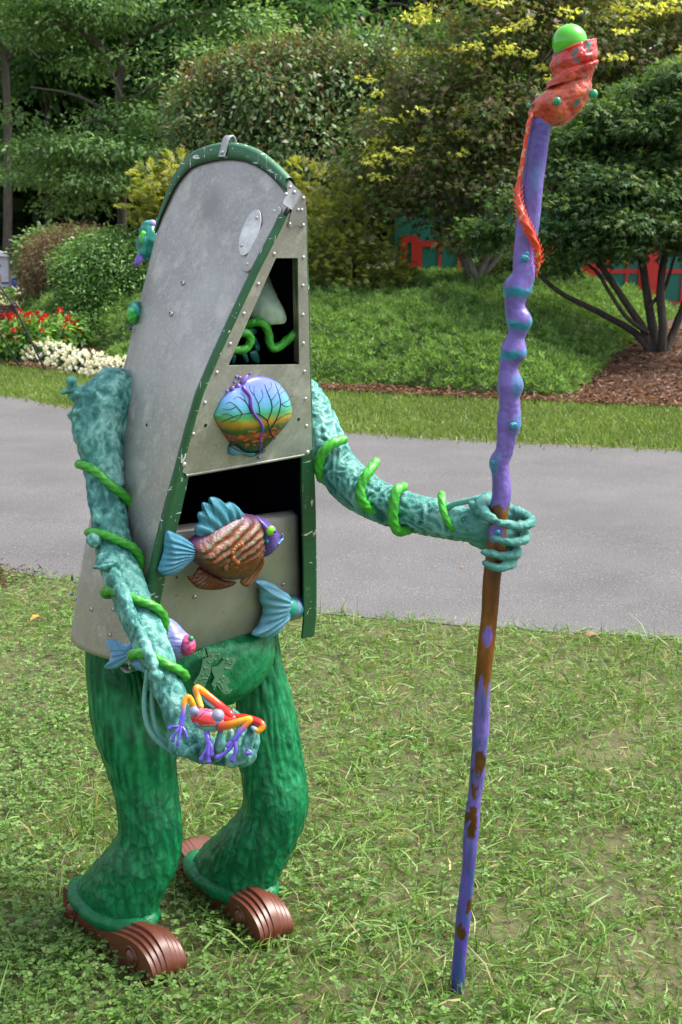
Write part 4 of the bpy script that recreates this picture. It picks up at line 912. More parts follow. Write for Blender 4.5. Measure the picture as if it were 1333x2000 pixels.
# gunwale rails: rounded bead with an inner flange, wider below the deck
def rail(side):
    f = lu if side < 0 else ru; vs_ = np.linspace(-.035, -1.04 if side > 0 else -.985, 70); rows = []
    for v in vs_:
        u = f(v); e = .002; du = (f(v + e) - f(v - e)) / (2 * e); inn = -side; fl_ = .030 if v > -.55 else .030 + .004 * float(sm((-v - .55) / .1))
        r = .0085 - .0035 * (side > 0) + .002 * float(sm((-v - .5) / .15))
        ring = [cz(u + side * r * math.cos(a) , v, r * math.sin(a) - .004) for a in np.linspace(-1.5, 1.9, 9)]
        ring += [cz(u + inn * fl_ * .5, v, .0005), cz(u + inn * fl_, v, -.001), cz(u + inn * fl_, v, -.006), cz(u + inn * .004, v, -.012)]
        rows.append(ring)
    k = len(rows[0]); n = len(rows); mb = MB()
    mb.add([p for r_ in rows for p in r_], [(i * k + j, i * k + (j + 1) % k, (i + 1) * k + (j + 1) % k, (i + 1) * k + j) for i in range(n - 1) for j in range(k)] + [tuple(range(k)), tuple(range((n - 1) * k, n * k))])
    return part('gunwale_rail', mb, M['rail'], ROOT, autosmooth=40)
rl, rr_ = rail(-1), rail(1)
mb = MB(); p = cz(lu(-.035) + .001, -.033, .0); mb.add(*tube([p, p + (VV * .008 + U * .004)], .0048, 12)); part('end_cap', mb, M['black'], rl)

# deck plate with the triangular opening
def plate(name, outer, inner, off, th, mat, parent, cf=.0012):
    bm = bmesh.new(); es = []
    for loop in ([outer] + ([inner] if inner else [])):
        vs = [bm.verts.new(cz(u, v, off)) for u, v in loop]; es += [bm.edges.new((vs[i], vs[(i + 1) % len(vs)])) for i in range(len(vs))]
    r = bmesh.ops.triangle_fill(bm, use_beauty=True, use_dissolve=False, edges=es); fs = [f for f in bm.faces]
    ext = bmesh.ops.extrude_face_region(bm, geom=fs); bmesh.ops.translate(bm, verts=[v for v in ext['geom'] if isinstance(v, bmesh.types.BMVert)], vec=WW * -th)
    bmesh.ops.recalc_face_normals(bm, faces=bm.faces); me = bpy.data.meshes.new(name); org = Vector(root_loc(parent))
    for v in bm.verts: v.co -= org
    bm.to_mesh(me); bm.free(); return link(name, me, mat, parent, smooth=False)
vs_ = np.linspace(-.03, -.535, 24)
outer = [(lu(v) + .0045, v) for v in vs_] + [(-.199, -.543), (-.190, -.549), (-.180, -.551)] + [(.140, -.551), (.152, -.549), (.162, -.541)] + [(ru(v) - .0035, v) for v in vs_[::-1]]
inner = [gc(537, 503), gc(580, 503), gc(583, 711), gc(444, 713)]
deck = plate('deck_plate', outer, inner, .0035, .0025, M['alu_front'], ROOT)
# rolled lower lip of the deck
mb = MB(); rows = []
for a in np.linspace(0, 1, 30):
    u = -.186 + a * (.150 + .186); v0 = -.5495
    rows.append([cz(u, v0, .0035), cz(u, v0 - .008, .002), cz(u, v0 - .012, -.006), cz(u, v0 - .010, -.022), cz(u, v0 - .004, -.03), cz(u, v0 - .007, -.02), cz(u, v0 - .0085, -.006), cz(u, v0 - .006, .0)])
k = 8; mb.add([p for r in rows for p in r], [(i * k + j, i * k + (j + 1) % k, (i + 1) * k + (j + 1) % k, (i + 1) * k + j) for i in range(29) for j in range(k)]); part('lip', mb, M['alu_front'], deck)
# returns (thickness) at the opening's right side
mb = MB(); a, b = gc(580.5, 503), gc(583.5, 711)
mb.add([cz(*a, .001), cz(*b, .001), cz(b[0] + .004, b[1], -.018), cz(a[0] + .004, a[1], -.018)], [(0, 1, 2, 3)]); part('return_flange', mb, m_alu('brassy_edge', .35, (1, .9, .6)), deck, smooth=False)

# bow cap: bent sheet over the tip
mb = MB(); o = .006
f1 = [gp(x, y, o) for x, y in ((590, 377), (598, 383), (598, 442), (594, 446), (588, 443), (582, 440), (575, 442), (569, 446), (563, 442), (571, 410))]
mb.add(f1 + [p - WW * .002 for p in f1], [tuple(range(10)), tuple(range(19, 9, -1))] + [(i, (i + 1) % 10, 10 + (i + 1) % 10, 10 + i) for i in range(10)])
pl = [(590, 377), (571, 410), (553, 398), (556, 388), (567, 357), (570, 357)]
k1, k2_, k3 = (on_hull(x, y)[0] for x, y in ((540, 395), (552, 360), (528, 445))); cn = (k2_ - k1).cross(k3 - k1).normalized()
if cn.dot(ray(560, 390)) > 0: cn = -cn
f2 = [onplane(x, y, k1 + cn * .021, cn) for x, y in pl]; f2[0], f2[1] = gp(590, 377, .0065), gp(571, 410, .0065)
mb.add(f2 + [q - cn * .003 for q in f2], [tuple(range(6)), tuple(range(11, 5, -1))] + [(i, (i + 1) % 6, 6 + (i + 1) % 6, 6 + i) for i in range(6)])
cap = part('bow_cap', mb, m_alu('cap_aluminium', .44), ROOT, smooth=False)

# carrying loop on the crest of the bow
iC = int(NS * 4.1 / 17); c = hull_pt(iC, 0); out = (VV * .9 - WW * .1).normalized(); tn = (hull_pt(iC + 2, 0) - hull_pt(iC - 2, 0)).normalized()
mb = MB(); rows = []
pth = [c - U * .0165 - out * .022, c - U * .0125 - out * .004, c - U * .009 + out * .012, c + out * .019, c + U * .009 + out * .012, c + U * .0125 - out * .004, c + U * .0165 - out * .022]
Pn = catmull([tuple(p) for p in pth], 30); T_, _, _ = frames(Pn)
for p, t_ in zip(Pn, T_):
    p = Vector(p); nn = Vector(t_).cross(tn).normalized(); w_ = .009
    rows.append([p - tn * w_ + nn * .001, p + tn * w_ + nn * .001, p + tn * w_ - nn * .001, p - tn * w_ - nn * .001])
mb.add([q for r in rows for q in r], [(i * 4 + j, i * 4 + (j + 1) % 4, (i + 1) * 4 + (j + 1) % 4, (i + 1) * 4 + j) for i in range(29) for j in range(4)])
loop = part('carry_loop', mb, M['alu_fit'], ROOT)
mb = MB(); mb.add(*ell(c - U * .0165 - out * .014, (tn * .005, out * .005, U * .004), 12, 8)); part('bolt', mb, M['steel'], loop)

# small fittings: oval plate, strap, rivets and screws
h, nn = on_hull(490, 455); ex = (on_hull(500, 425)[0] - on_hull(481, 485)[0]).normalized(); ey = nn.cross(ex).normalized()
ov = [(.047 * math.cos(a), .022 * math.sin(a)) for a in np.linspace(0, 2 * math.pi, 40, endpoint=False)]
ov = [(x * (1 if abs(x) < .03 else 1), y) for x, y in ov]
mb = MB(); mb.add(*prism(ov, h + nn * .001, ex, ey, ex.cross(ey) if ex.cross(ey).dot(nn) > 0 else nn, .0022, .0006)); part('oval_plate', mb, m_alu('pale_aluminium_plate', .68), ROOT, smooth=False)
a, b = on_hull(540, 415)[0], on_hull(486, 520)[0]; ex = (a - b).normalized(); ey = nn.cross(ex).normalized(); Ls = (a - b).length / 2; r = .0125
sp = [(Ls + r * math.cos(t), r * math.sin(t)) for t in np.linspace(-1.57, 1.57, 10)] + [(-Ls + r * math.cos(t), r * math.sin(t)) for t in np.linspace(1.57, 4.71, 10)]
nn = on_hull(513, 468)[1]; ey = nn.cross(ex).normalized(); mb = MB(); mb.add(*prism(sp, on_hull(513, 468)[0] + nn * .0005, ex, ey, nn, .0045, .001)); part('strap_plate', mb, M['alu'], ROOT, smooth=False)
dm = MB(); dm.add(*ell((0, 0, 0), (Vector((1, 0, 0)), Vector((0, 1, 0)), Vector((0, 0, .62))), 12, 8)); rivet_me = dm.mesh('rivet'); rivet_me.materials.append(M['alu_fit'])
for p in rivet_me.polygons: p.use_smooth = True
# screw: domed head with a dark cross recess
sm_ = MB(); sm_.add(*ell((0, 0, 0), (Vector((1, 0, 0)), Vector((0, 1, 0)), Vector((0, 0, .6))), 14, 8), (.5, .5, .52))
for q in (0, 1): 
    e1 = Vector((math.cos(q * 1.57 + .5), math.sin(q * 1.57 + .5), 0)); boxmb(sm_, Vector((0, 0, .55)), e1 * .5, Vector((-e1.y, e1.x, 0)) * .12, Vector((0, 0, .06)), (.03, .03, .03))
screw_me = sm_.mesh('screw'); ts = NT('screw_steel'); screw_me.materials.append(ts.fin(ts.col(), .28, .9))
for p in screw_me.polygons: p.use_smooth = True
hm = MB(); hm.add(*ell((0, 0, 0), (Vector((1, 0, 0)), Vector((0, 1, 0)), Vector((0, 0, .2))), 12, 6)); hole_me = hm.mesh('hole'); hole_me.materials.append(M['black'])
def stud(name, me, p, n, r, parent=ROOT):
    o = bpy.data.objects.new(name, me); COL.objects.link(o); o.parent = parent; o.location = p - Vector(root_loc(parent))
    o.rotation_euler = n.to_track_quat('Z', 'Y').to_euler(); o.scale = (r, r, r); return o
for x, y, r in ((536, 496, .0042), (505, 555, .0042), (477, 613, .0042), (450, 672, .0044), (424, 728, .0044), (401, 787, .0044), (378, 848, .0044), (360, 908, .0062), (593, 503, .004), (592, 558, .004), (592, 615, .0042), (593, 671, .0042), (595, 726, .0042), (597, 779, .0042), (599, 832, .0044), (601, 884, .0060)):
    stud('rivet', rivet_me, gp(x, y, .0035), WW, r)
for x, y in ((593, 387), (583, 410), (590, 410), (567, 438), (593, 440)): stud('rivet', rivet_me, gp(x, y, .0065), WW, .0036, cap)
for x, y in ((567, 365), (559, 379), (575, 375)): h, nn = on_hull(x, y); stud('rivet', rivet_me, onplane(x, y, k1 + cn * .0212, cn), cn, .0036, cap)
for x, y, r in ((504, 427, .0034), (475, 481, .0034), (538, 414, .0038), (486, 517, .0038)): h, nn = on_hull(x, y); stud('rivet', rivet_me, h + nn * .005, nn, r)
for x, y, r in ((358, 553, .0058), (335, 613, .0058), (150, 1168, .0058), (180, 1190, .0058), (140, 1160, .005), (222, 1190, .0048), (216, 1240, .0048)): h, nn = on_hull(x, y); stud('screw', screw_me, h + nn * .001, nn, r)
for x, y in ((287, 830),): h, nn = on_hull(x, y); stud('hole', hole_me, h + nn * .0005, nn, .0035)
for x, y in ((402, 831), (584, 819)): stud('hole', hole_me, gp(x, y, .0037), WW, .0042)
for i in range(9):   # rivet line down the lower left gunwale
    v = -.60 - i * .048; p = cz(lu(v) - .004, v, -.016); h = HB.find_nearest(p); n_ = (h[1] if h[1].dot(-U) > 0 else -h[1]); stud('rivet', rivet_me, h[0] + n_ * .001, n_, .0036)

# lower panel (old seat) behind the rails, with a turned lip
PO = -.030
def lowp(u_, v_): return cz(u_, v_, PO)
mb = MB(); rows = []
for a in np.linspace(0, 1, 30):
    vT = -.694 - .026 * a; vB = -1.018 + .012 * a
    uT = lu(-.68) + .012 + a * (ru(-.68) - lu(-.68) - .024); uB = lu(-.98) + .012 + a * (ru(-.98) - lu(-.98) - .024); row = []
    for t_, w_ in ((-.012, -.020), (-.006, -.012), (-.001, -.004), (.008, 0), (.25, .0), (.5, .001), (.75, .002), (.95, .003), (.985, -.002), (1.0, -.012), (.995, -.03)):
        row.append(cz(uT + (uB - uT) * t_, vT + (vB - vT) * t_, PO + w_))
    rows.append(row)
k = 11; mb.add([p for r in rows for p in r], [(i * k + j, i * k + j + 1, (i + 1) * k + j + 1, (i + 1) * k + j) for i in range(29) for j in range(k - 1)])
tL = NT('worn_seat_aluminium'); v = tL.coord('Object'); n1 = tL.noise(v, 6, 6, .65); n4 = tL.noise(v, 16, 6, .75)
c = tL.mix(tL.ramp(n1, .35, .65), (.30, .305, .27), (.43, .43, .39)); c = tL.mix(tL.ramp(n4, .66, .68), c, (.11, .10, .095)); c = tL.mix(tL.ramp(tL.noise(tL.coord('Object', (30, 30, 8)), 3, 3), .72, .75), c, (.20, .19, .17)); c = tL.mix(tL.ramp(tL.noise(v, 3, 2), .6, .75), c, (.34, .38, .20))
seat = part('seat_panel', mb, tL.fin(c, .5, .6, tL.bump(tL.noise(v, 70, 3), .08, .002)), ROOT)
md = seat.modifiers.new('thickness', 'SOLIDIFY'); md.thickness = .002; md.offset = 0
for x, y in ((381, 1166), (554, 1141)): stud('screw', screw_me, gp(x, y, PO + .004), WW, .0048, seat)
for x, y in ((312, 1172), (346, 1128)): stud('hole', hole_me, gp(x, y, PO + .003), WW, .0028, seat)

# ---- the painted shell on the deck
def c2(x, y, off=.016): return gc(280 + x / 3.508, 700 + y / 3.508, off)
def wrink(a): return (a[0] * 3.1 + a[1] * 5.3)
so = [c2(*q) for q in ((513, 420), (520, 380), (560, 300), (610, 245), (655, 215), (690, 190), (740, 155), (810, 137), (880, 145), (950, 180), (1000, 240), (1030, 310), (1035, 385), (1000, 455), (940, 530), (880, 590), (835, 640), (790, 665), (740, 685), (690, 660), (650, 625), (610, 580), (560, 510))]
sb, stp = c2(760, 660), c2(800, 140); sh = abs(stp[1] - sb[1])
def shellcol(q, t, i):
    f = (q[1] - sb[1]) / sh + .012 * noise.noise((q[0] * 160, q[1] * 40, 3)); f += .02 * noise.noise((q[0] * 60, q[1] * 60, 1))
    st_ = [(0, (.01, .06, .05)), (.1, (.012, .05, .03)), (.22, (.015, .045, .02)), (.30, (.30, .07, .01)), (.34, (.02, .07, .02)), (.40, (.03, .15, .03)), (.46, (.55, .22, .015)), (.50, (.35, .36, .04)), (.57, (.06, .36, .12)), (.66, (.10, .45, .55)), (.8, (.16, .33, .75)), (1, (.15, .17, .68))]
    xs_ = [s[0] for s in st_]; c = tuple(float(np.interp(f, xs_, [s[1][k] for s in st_])) for k in range(3))
    nn_ = noise.noise((q[0] * 70, q[1] * 150, 9))
    if .14 < f < .38 and nn_ > .22: c = (.62, .10, .015)
    return c
mb = MB(); V, F, C = relief(so, [c2(650, 410), c2(900, 390)], TIP + WW * .0035, .030, n=150, rings=46, back=.05, colf=shellcol, p=.62,)
mb.add(V, F, C); shell_bvh = mb.bvh(); shell = part('painted_shell', mb, m_paint('shell_paint', .3, .12, 40, .12, 150, coat=.2), ROOT)
mb = MB(); V, F, C = relief([c2(*q) for q in ((612, 612), (640, 595), (700, 640), (760, 660), (850, 600), (852, 640), (800, 660), (745, 690), (690, 668), (612, 672))], [c2(670, 645), c2(800, 645)], TIP + WW * .0035, .016, n=60, rings=8, back=.05, colf=lambda q, t, i: (.015, .06, .05) if i < .7 else (.08, .25, .35)); mb.add(V, F, C); part('shell_hinge', mb, M['plain'], shell)
def on_shell(x, y, lift=0.0):
    p = gp(280 + x / 3.508, 700 + y / 3.508, .1); d = ray(280 + x / 3.508, 700 + y / 3.508).normalized(); h = shell_bvh.ray_cast(CP, d)
    q = h[0] if h[0] is not None else gp(280 + x / 3.508, 700 + y / 3.508, .006)
    return q + WW * lift
BRX = [([(900, 550), (865, 490), (852, 420)], 7), ([(855, 430), (800, 385), (740, 375), (680, 380), (620, 400), (560, 425), (530, 440)], 4.5), ([(853, 425), (882, 350), (876, 290), (850, 230), (832, 180)], 4.5), ([(868, 490), (918, 405), (942, 310), (922, 220), (902, 165)], 5),
       ([(940, 315), (990, 290), (1022, 250)], 3), ([(905, 430), (970, 385), (1030, 375)], 3.5), ([(682, 380), (640, 330), (600, 300), (570, 310)], 3), ([(740, 375), (705, 300), (650, 262), (620, 280)], 3), ([(800, 385), (790, 310), (762, 250), (760, 185)], 3), ([(876, 290), (915, 240), (950, 190)], 2.6), ([(790, 310), (820, 260), (810, 210)], 2.4), ([(640, 330), (590, 350), (545, 345)], 2.4), ([(930, 250), (970, 220)], 2.2), ([(620, 400), (580, 380), (540, 385)], 2.4), ([(850, 230), (880, 190), (870, 160)], 2.2), ([(760, 250), (735, 220), (725, 180)], 2.2), ([(942, 310), (985, 330), (1030, 310)], 2.4), ([(705, 300), (690, 260), (665, 235)], 2.2), ([(680, 380), (650, 415), (600, 440)], 2.2), ([(880, 340), (910, 320), (930, 290)], 2)]
mb = MB()
for P, r in BRX:
    Q = catmull(P, 14); rr = np.linspace(r, max(1.2, r * .4), 14) * .00034; mb.add(*tube([on_shell(*q, .0002) for q in Q], rr, 6))
br_ = part('painted_branches', mb, NT('branch_paint').fin((.006, .012, .016), .4), shell)
setk(br_, 'stuff')
Q = catmull([(685, 200), (730, 262), (737, 330), (762, 385), (805, 440), (817, 490), (800, 540), (806, 590), (790, 645)], 40); mb = MB()
mb.add(*tube([on_shell(*q, .0006) for q in Q], [.0034 * (1.15 - .5 * i / 39 + .15 * math.sin(i * .9)) for i in range(40)], 8), (.16, .05, .42)); part('purple_stream', mb, M['gloss'], shell)
for x, y, r in ((577, 225, 9), (612, 205, 15), (653, 192, 18), (627, 163, 9), (642, 127, 10), (663, 133, 11), (735, 104, 8), (793, 680, 11)):
    p = gp(280 + x / 3.508, 700 + y / 3.508, .005); rr = r * .00034; mb = MB(); mb.add(*ell(p, (U * rr, VV * rr, WW * rr * .8), 14, 9), (.24, .14, .58)); part('purple_drop', mb, M['gloss'], shell)
mb = MB(); mb.add(*tube([gp(280 + 682 / 3.508, 700 + 163 / 3.508, .005), gp(280 + 700 / 3.508, 700 + 140 / 3.508, .006), gp(280 + 712 / 3.508, 700 + 122 / 3.508, .005)], [.006, .005, .0028], 10), (.24, .14, .58)); part('purple_drop', mb, M['gloss'], shell)

# ---- face inside the opening: nose, curling moustache vine, leaves
PALE = srgb(150, 200, 190)
secs = []
for (a, b, w_) in (((512, 512), (462, 612), -.125), ((531, 556), (486, 625), -.085), ((545, 585), (515, 632), -.055), ((555, 606), (540, 633), -.038), ((559, 618), (552, 632), -.031), ((558.5, 626), (556.5, 630), -.030)):
    A, B = gp(*a, w_), gp(*b, w_); secs.append(((A + B) / 2, (A - B) / 2, WW.cross((A - B).normalized()) * ((A - B).length * .42)))
V, F = loft(smooth_sections(secs, 40), 48)
V, d = displaced(V, F, lambda p: .0012 * noise.noise((p.x * 90, p.y * 90, p.z * 30)))
mb = MB(); ymin, ymax = V[:, 0].min(), V[:, 0].max(); f = ((V[:, 0] - ymin) / (ymax - ymin))[:, None]
mb.add(V, F, np.array(srgb(70, 135, 125)) * (1 - f) + np.array(srgb(205, 232, 205)) * f); part('nose', mb, M['plain'], ROOT)
def c3(x, y, off): return gp(420 + x / 6.665, 560 + y / 6.665, off)
VINE = (.06, .46, .035)
def vine_cols(n): return [tuple(np.array(VINE) * (.75 + .5 * random.random())) for _ in range(n)]
mo = MB(); mo.add(*tube([c3(*q) for q in ((430, 520, -.075), (500, 470, -.062), (610, 470, -.05), (690, 570, -.042), (715, 720, -.036), (760, 800, -.030), (860, 765, -.026), (960, 680, -.022), (1045, 610, -.018))], .0086, 14, n=60, twist=(4, 260, .10)), VINE)
mo.add(*tube([c3(*q) for q in ((360, 500, -.075), (440, 480, -.066), (500, 460, -.06))], .0078, 12, n=16, twist=(4, 260, .1)), VINE)
part('moustache_vine', mo, M['vine'], ROOT); mo = MB()
mo.add(*tube([c3(*q) for q in ((270, 640, -.05), (330, 600, -.044), (420, 610, -.038), (465, 680, -.034), (430, 780, -.034), (340, 825, -.036), (230, 820, -.044))], .0086, 14, n=44, twist=(4, 260, .10)), VINE)
part('moustache_vine', mo, M['vine'], ROOT)
DT = srgb(26, 92, 84)
for pts, w_ in ((((440, 560), (520, 540), (555, 590), (500, 640), (440, 620)), -.06), (((430, 680), (520, 640), (580, 760), (520, 800), (440, 800)), -.055), (((520, 760), (580, 760), (585, 830), (530, 840)), -.05), (((450, 860), (540, 830), (585, 930), (570, 1005), (480, 950)), -.045), (((350, 880), (410, 860), (440, 960), (415, 995), (380, 950)), -.042), (((220, 900), (275, 880), (270, 960), (230, 1010)), -.04)):
    pp = [gc(420 + x / 6.665, 560 + y / 6.665, w_) for x, y in pts]; cc = np.mean(pp, 0); mb = MB(); V, F, C = relief(pp, [cc], TIP + WW * w_, .0025, n=30, rings=5); mb.add(V, F, DT); part('chin_leaf', mb, M['plain'], ROOT)

# ---- big fish across the seat panel
def fgc(x, y, off=.0): return gc(280 + x / 3.508, 700 + y / 3.508, off)
FO = 0.012; TEALB = srgb(84, 156, 176); BLUE2 = srgb(62, 124, 164)
def fishcol(q, t, i):
    nn = noise.noise((q[0] * 130, q[1] * 130, 0)); base = np.array(srgb(112, 62, 32)); g = np.array(srgb(146, 94, 44)); pu = np.array(srgb(92, 58, 100)); mr = np.array(srgb(95, 45, 28))
    c = base + (g - base) * max(0, nn) * 1.2; ph = q[0] * .7 - q[1]
    if math.sin((q[1] - q[0] * .42) * 330 + 1.6 * noise.noise((q[0] * 30, q[1] * 30, 4))) > .35 and t > .10 and q[1] > yb_mid: c = c * .35 + mr * .65 if nn > -.1 else np.array(srgb(84, 104, 80))
    if t < .25: c = c * t * 4 + pu * (1 - t * 4)
    return tuple(c)
yb_mid = fgc(600, 1330, FO)[1]
body_o = [(815, 1110), (760, 1092), (700, 1085), (620, 1105), (520, 1160), (430, 1220), (370, 1262), (340, 1300), (345, 1360), (400, 1430), (480, 1490), (560, 1528), (640, 1538), (705, 1518), (760, 1462), (810, 1390), (835, 1300), (840, 1200)]
def fishwave(q, t): return np.array([.0022 * math.sin((b - a * .42) * 330 + 1.6 * noise.noise((a * 30, b * 30, 4))) * min(1, t * 3) * (1 if b > yb_mid else .35) + .0012 * noise.noise((a * 160, b * 160, 2)) for a, b in q])
mb = MB(); V, F, C = relief([fgc(x, y, FO + .020) for x, y in body_o], [fgc(440, 1340, FO + .02), fgc(715, 1285, FO + .02)], TIP + WW * FO, .050, n=170, rings=50, back=.35, colf=fishcol, wave=fishwave, p=.55)
mb.add(V, F, C); fb = mb.bvh(); fish = part('spiny_fish', mb, m_paint('fish_paint', .3, .25, 120, .3, 240), ROOT)
def on_fish(x, y, lift=0): 
    px, py = 280 + x / 3.508, 700 + y / 3.508; h = fb.ray_cast(CP, ray(px, py).normalized()); return (h[0] if h[0] is not None else gp(px, py, FO + .02)) + WW * lift
def finpart(name, pts, axis, H, off, col1, col2, nr, parent, cc=fgc, amp=.0022, rootpt=None, mat=None, n=130):
    """fin with rays running out from rootpt"""
    mo_ = off + .4 * H; rp = np.array(cc(*rootpt, mo_)); O = [cc(x, y, mo_) for x, y in pts]; sx = -1 if np.mean([q[0] for q in O]) < rp[0] else 1
    def wave(q, t):
        a = np.arctan2(q[:, 1] - rp[1], sx * (q[:, 0] - rp[0])); r_ = np.hypot(q[:, 0] - rp[0], q[:, 1] - rp[1]); return amp * np.sin(a * nr + r_ * 40) * np.minimum(1, t * 3)
    def colf(q, t, i):
        a = math.atan2(q[1] - rp[1], sx * (q[0] - rp[0])); r_ = math.hypot(q[0] - rp[0], q[1] - rp[1]); f = .5 + .5 * math.sin(a * nr + r_ * 40); return tuple(np.array(col2) * (1 - f) + np.array(col1) * f)
    mb = MB(); mb.add(*relief(O, [cc(x, y, mo_) for x, y in axis], TIP + WW * off, H, n=n, rings=22, back=.5, wave=wave, colf=colf)); return part(name, mb, mat or M['plain'], parent)
finpart('dorsal_fin', [(385, 1225), (363, 1190), (372, 1150), (395, 1130), (382, 1085), (392, 1060), (428, 1045), (413, 1005), (430, 992), (482, 1003), (465, 965), (490, 955), (535, 968), (575, 1000), (600, 990), (640, 1005), (680, 1045), (697, 1085), (640, 1120), (560, 1165), (470, 1225)], [(455, 1165), (625, 1065)], .014, FO + .004, TEALB, srgb(58, 128, 152), 34, fish, rootpt=(640, 1330))
finpart('tail_fin', [(352, 1290), (300, 1238), (240, 1210), (182, 1193), (166, 1255), (160, 1330), (140, 1400), (120, 1468), (170, 1497), (235, 1480), (285, 1432), (335, 1370)], [(210, 1370), (320, 1330)], .020, FO + .004, TEALB, BLUE2, 46, fish, rootpt=(400, 1330))
finpart('anal_fin', [(312, 1502), (360, 1482), (400, 1435), (480, 1480), (560, 1520), (645, 1535), (610, 1560), (560, 1575), (500, 1590), (430, 1590), (380, 1580), (340, 1545)], [(400, 1520), (540, 1550)], .012, FO, srgb(120, 66, 36), srgb(76, 40, 26), 60, fish, rootpt=(640, 1330))
finpart('pelvic_fin', [(680, 1525), (740, 1470), (800, 1400), (835, 1370), (790, 1470), (750, 1530), (735, 1560), (700, 1568), (678, 1550)], [(720, 1530), (790, 1430)], .012, FO + .004, srgb(150, 104, 52), srgb(112, 72, 36), 40, fish, rootpt=(840, 1360))
finpart('pectoral_fin', [(622, 1293), (660, 1300), (700, 1320), (742, 1345), (752, 1375), (720, 1398), (690, 1390), (660, 1345)], [(670, 1330), (715, 1370)], .008, FO + .036, srgb(160, 96, 56), srgb(100, 176, 190), 40, fish, rootpt=(770, 1370))
def headcol(q, t, i):
    nn = noise.noise((q[0] * 220, q[1] * 220, 0)); return tuple(np.array(srgb(96, 76, 150)) * (1 + .5 * nn))
FH = FO + .022; mb = MB(); mb.add(*relief([fgc(x, y, FH) for x, y in ((800, 1108), (850, 1115), (890, 1135), (935, 1180), (957, 1215), (945, 1250), (905, 1295), (860, 1345), (825, 1372), (800, 1360), (790, 1290), (792, 1200))], [fgc(838, 1190, FH), fgc(846, 1275, FH)], TIP + WW * (FO + .004), .040, n=90, rings=24, back=.3, colf=headcol, p=.55)); hb = mb.bvh(); hd = part('head', mb, M['plain'], fish)
def on_h(x, y, lift=0):
    px, py = 280 + x / 3.508, 700 + y / 3.508; h = hb.ray_cast(CP, ray(px, py).normalized()); return (h[0] if h[0] is not None else gp(px, py, FO + .03)) + WW * lift
p = on_h(874, 1180); mb = MB(); mb.add(*ell(p, (U * .0115, VV * .0115, WW * .008), 20, 12), (.22, .62, .03)); part('eye', mb, M['gloss'], fish)
mb = MB(); mb.add(*ell(p + WW * .0062 + U * .004, (U * .0045, VV * .0050, WW * .003), 14, 8), (.10, .16, .45)); mb.add(*ell(p + WW * .0088 + U * .005, (U * .0022, VV * .0026, WW * .0012), 10, 6), (.004, .004, .01)); part('pupil', mb, M['gloss'], fish)
for x, y in ((848, 1252), (828, 1316)):
    mb = MB(); mb.add(*ball(on_h(x, y), .0045, 12, 8), srgb(40, 140, 190)); part('cheek_dot', mb, M['gloss'], fish)
mb = MB(); mb.add(*tube([on_h(925, 1270, .001), on_h(948, 1235, .002), on_h(950, 1205, .002)], [.002, .0035, .002], 8, n=12), srgb(70, 130, 180)); part('lips', mb, M['gloss'], fish)
mb = MB(); p = on_fish(568, 1425); ring = [p + (U * math.cos(a) * 1.0 + VV * math.sin(a)) * .0085 + WW * .001 for a in np.linspace(0, 2 * math.pi, 22)]
mb.add(*tube(ring, .0022, 8, cap=False), srgb(70, 52, 20)); mb.add(*ell(p, (U * .0075, VV * .0075, WW * .003), 14, 8), srgb(160, 100, 70)); part('belly_button', mb, M['plain'], fish)
mb = MB()
for i in range(9):
    a = .55 + i * .28; R_ = .026; c_ = on_fish(700, 1355)
    mb.add(*ell(on_fish(700 + 88 * math.cos(a + 1.3) , 1345 - 70 * math.sin(a + 1.3)), (U * .006, VV * .006, WW * .004), 10, 6), srgb(150, 92, 46))
setk(part('gill_ridge', mb, M['plain'], fish), 'stuff')

# ---- second fish: tail and stem reaching round the right rail
fish2 = part('tail_fish', MB().add(*tube([gp(280 + 1100 / 3.508, 700 + 1688 / 3.508, -.050), gp(280 + 1070 / 3.508, 700 + 1690 / 3.508, -.040), gp(280 + 1035 / 3.508, 700 + 1700 / 3.508, -.028), gp(280 + 985 / 3.508, 700 + 1705 / 3.508, -.016)], [.030, .0275, .0265, .026], 24, n=24), srgb(40, 150, 128)), M['plain'], ROOT)
finpart('tail_fin', [(1014, 1628), (965, 1598), (905, 1552), (835, 1530), (782, 1540), (808, 1575), (820, 1610), (815, 1665), (835, 1720), (830, 1780), (800, 1850), (758, 1903), (815, 1922), (880, 1920), (940, 1872), (980, 1812), (1010, 1782), (1022, 1740), (1022, 1670)], [(925, 1640), (925, 1790)], .022, -.010, srgb(112, 176, 198), srgb(84, 142, 172), 30, fish2, rootpt=(1060, 1705))
mb = MB(); mb.add(*tube([gp(280 + 1012 / 3.508, 700 + 1703 / 3.508, -.0215), gp(280 + 1002 / 3.508, 700 + 1704 / 3.508, -.019)], [.0272, .0268], 24), srgb(132, 124, 196)); part('band', mb, M['plain'], fish2)

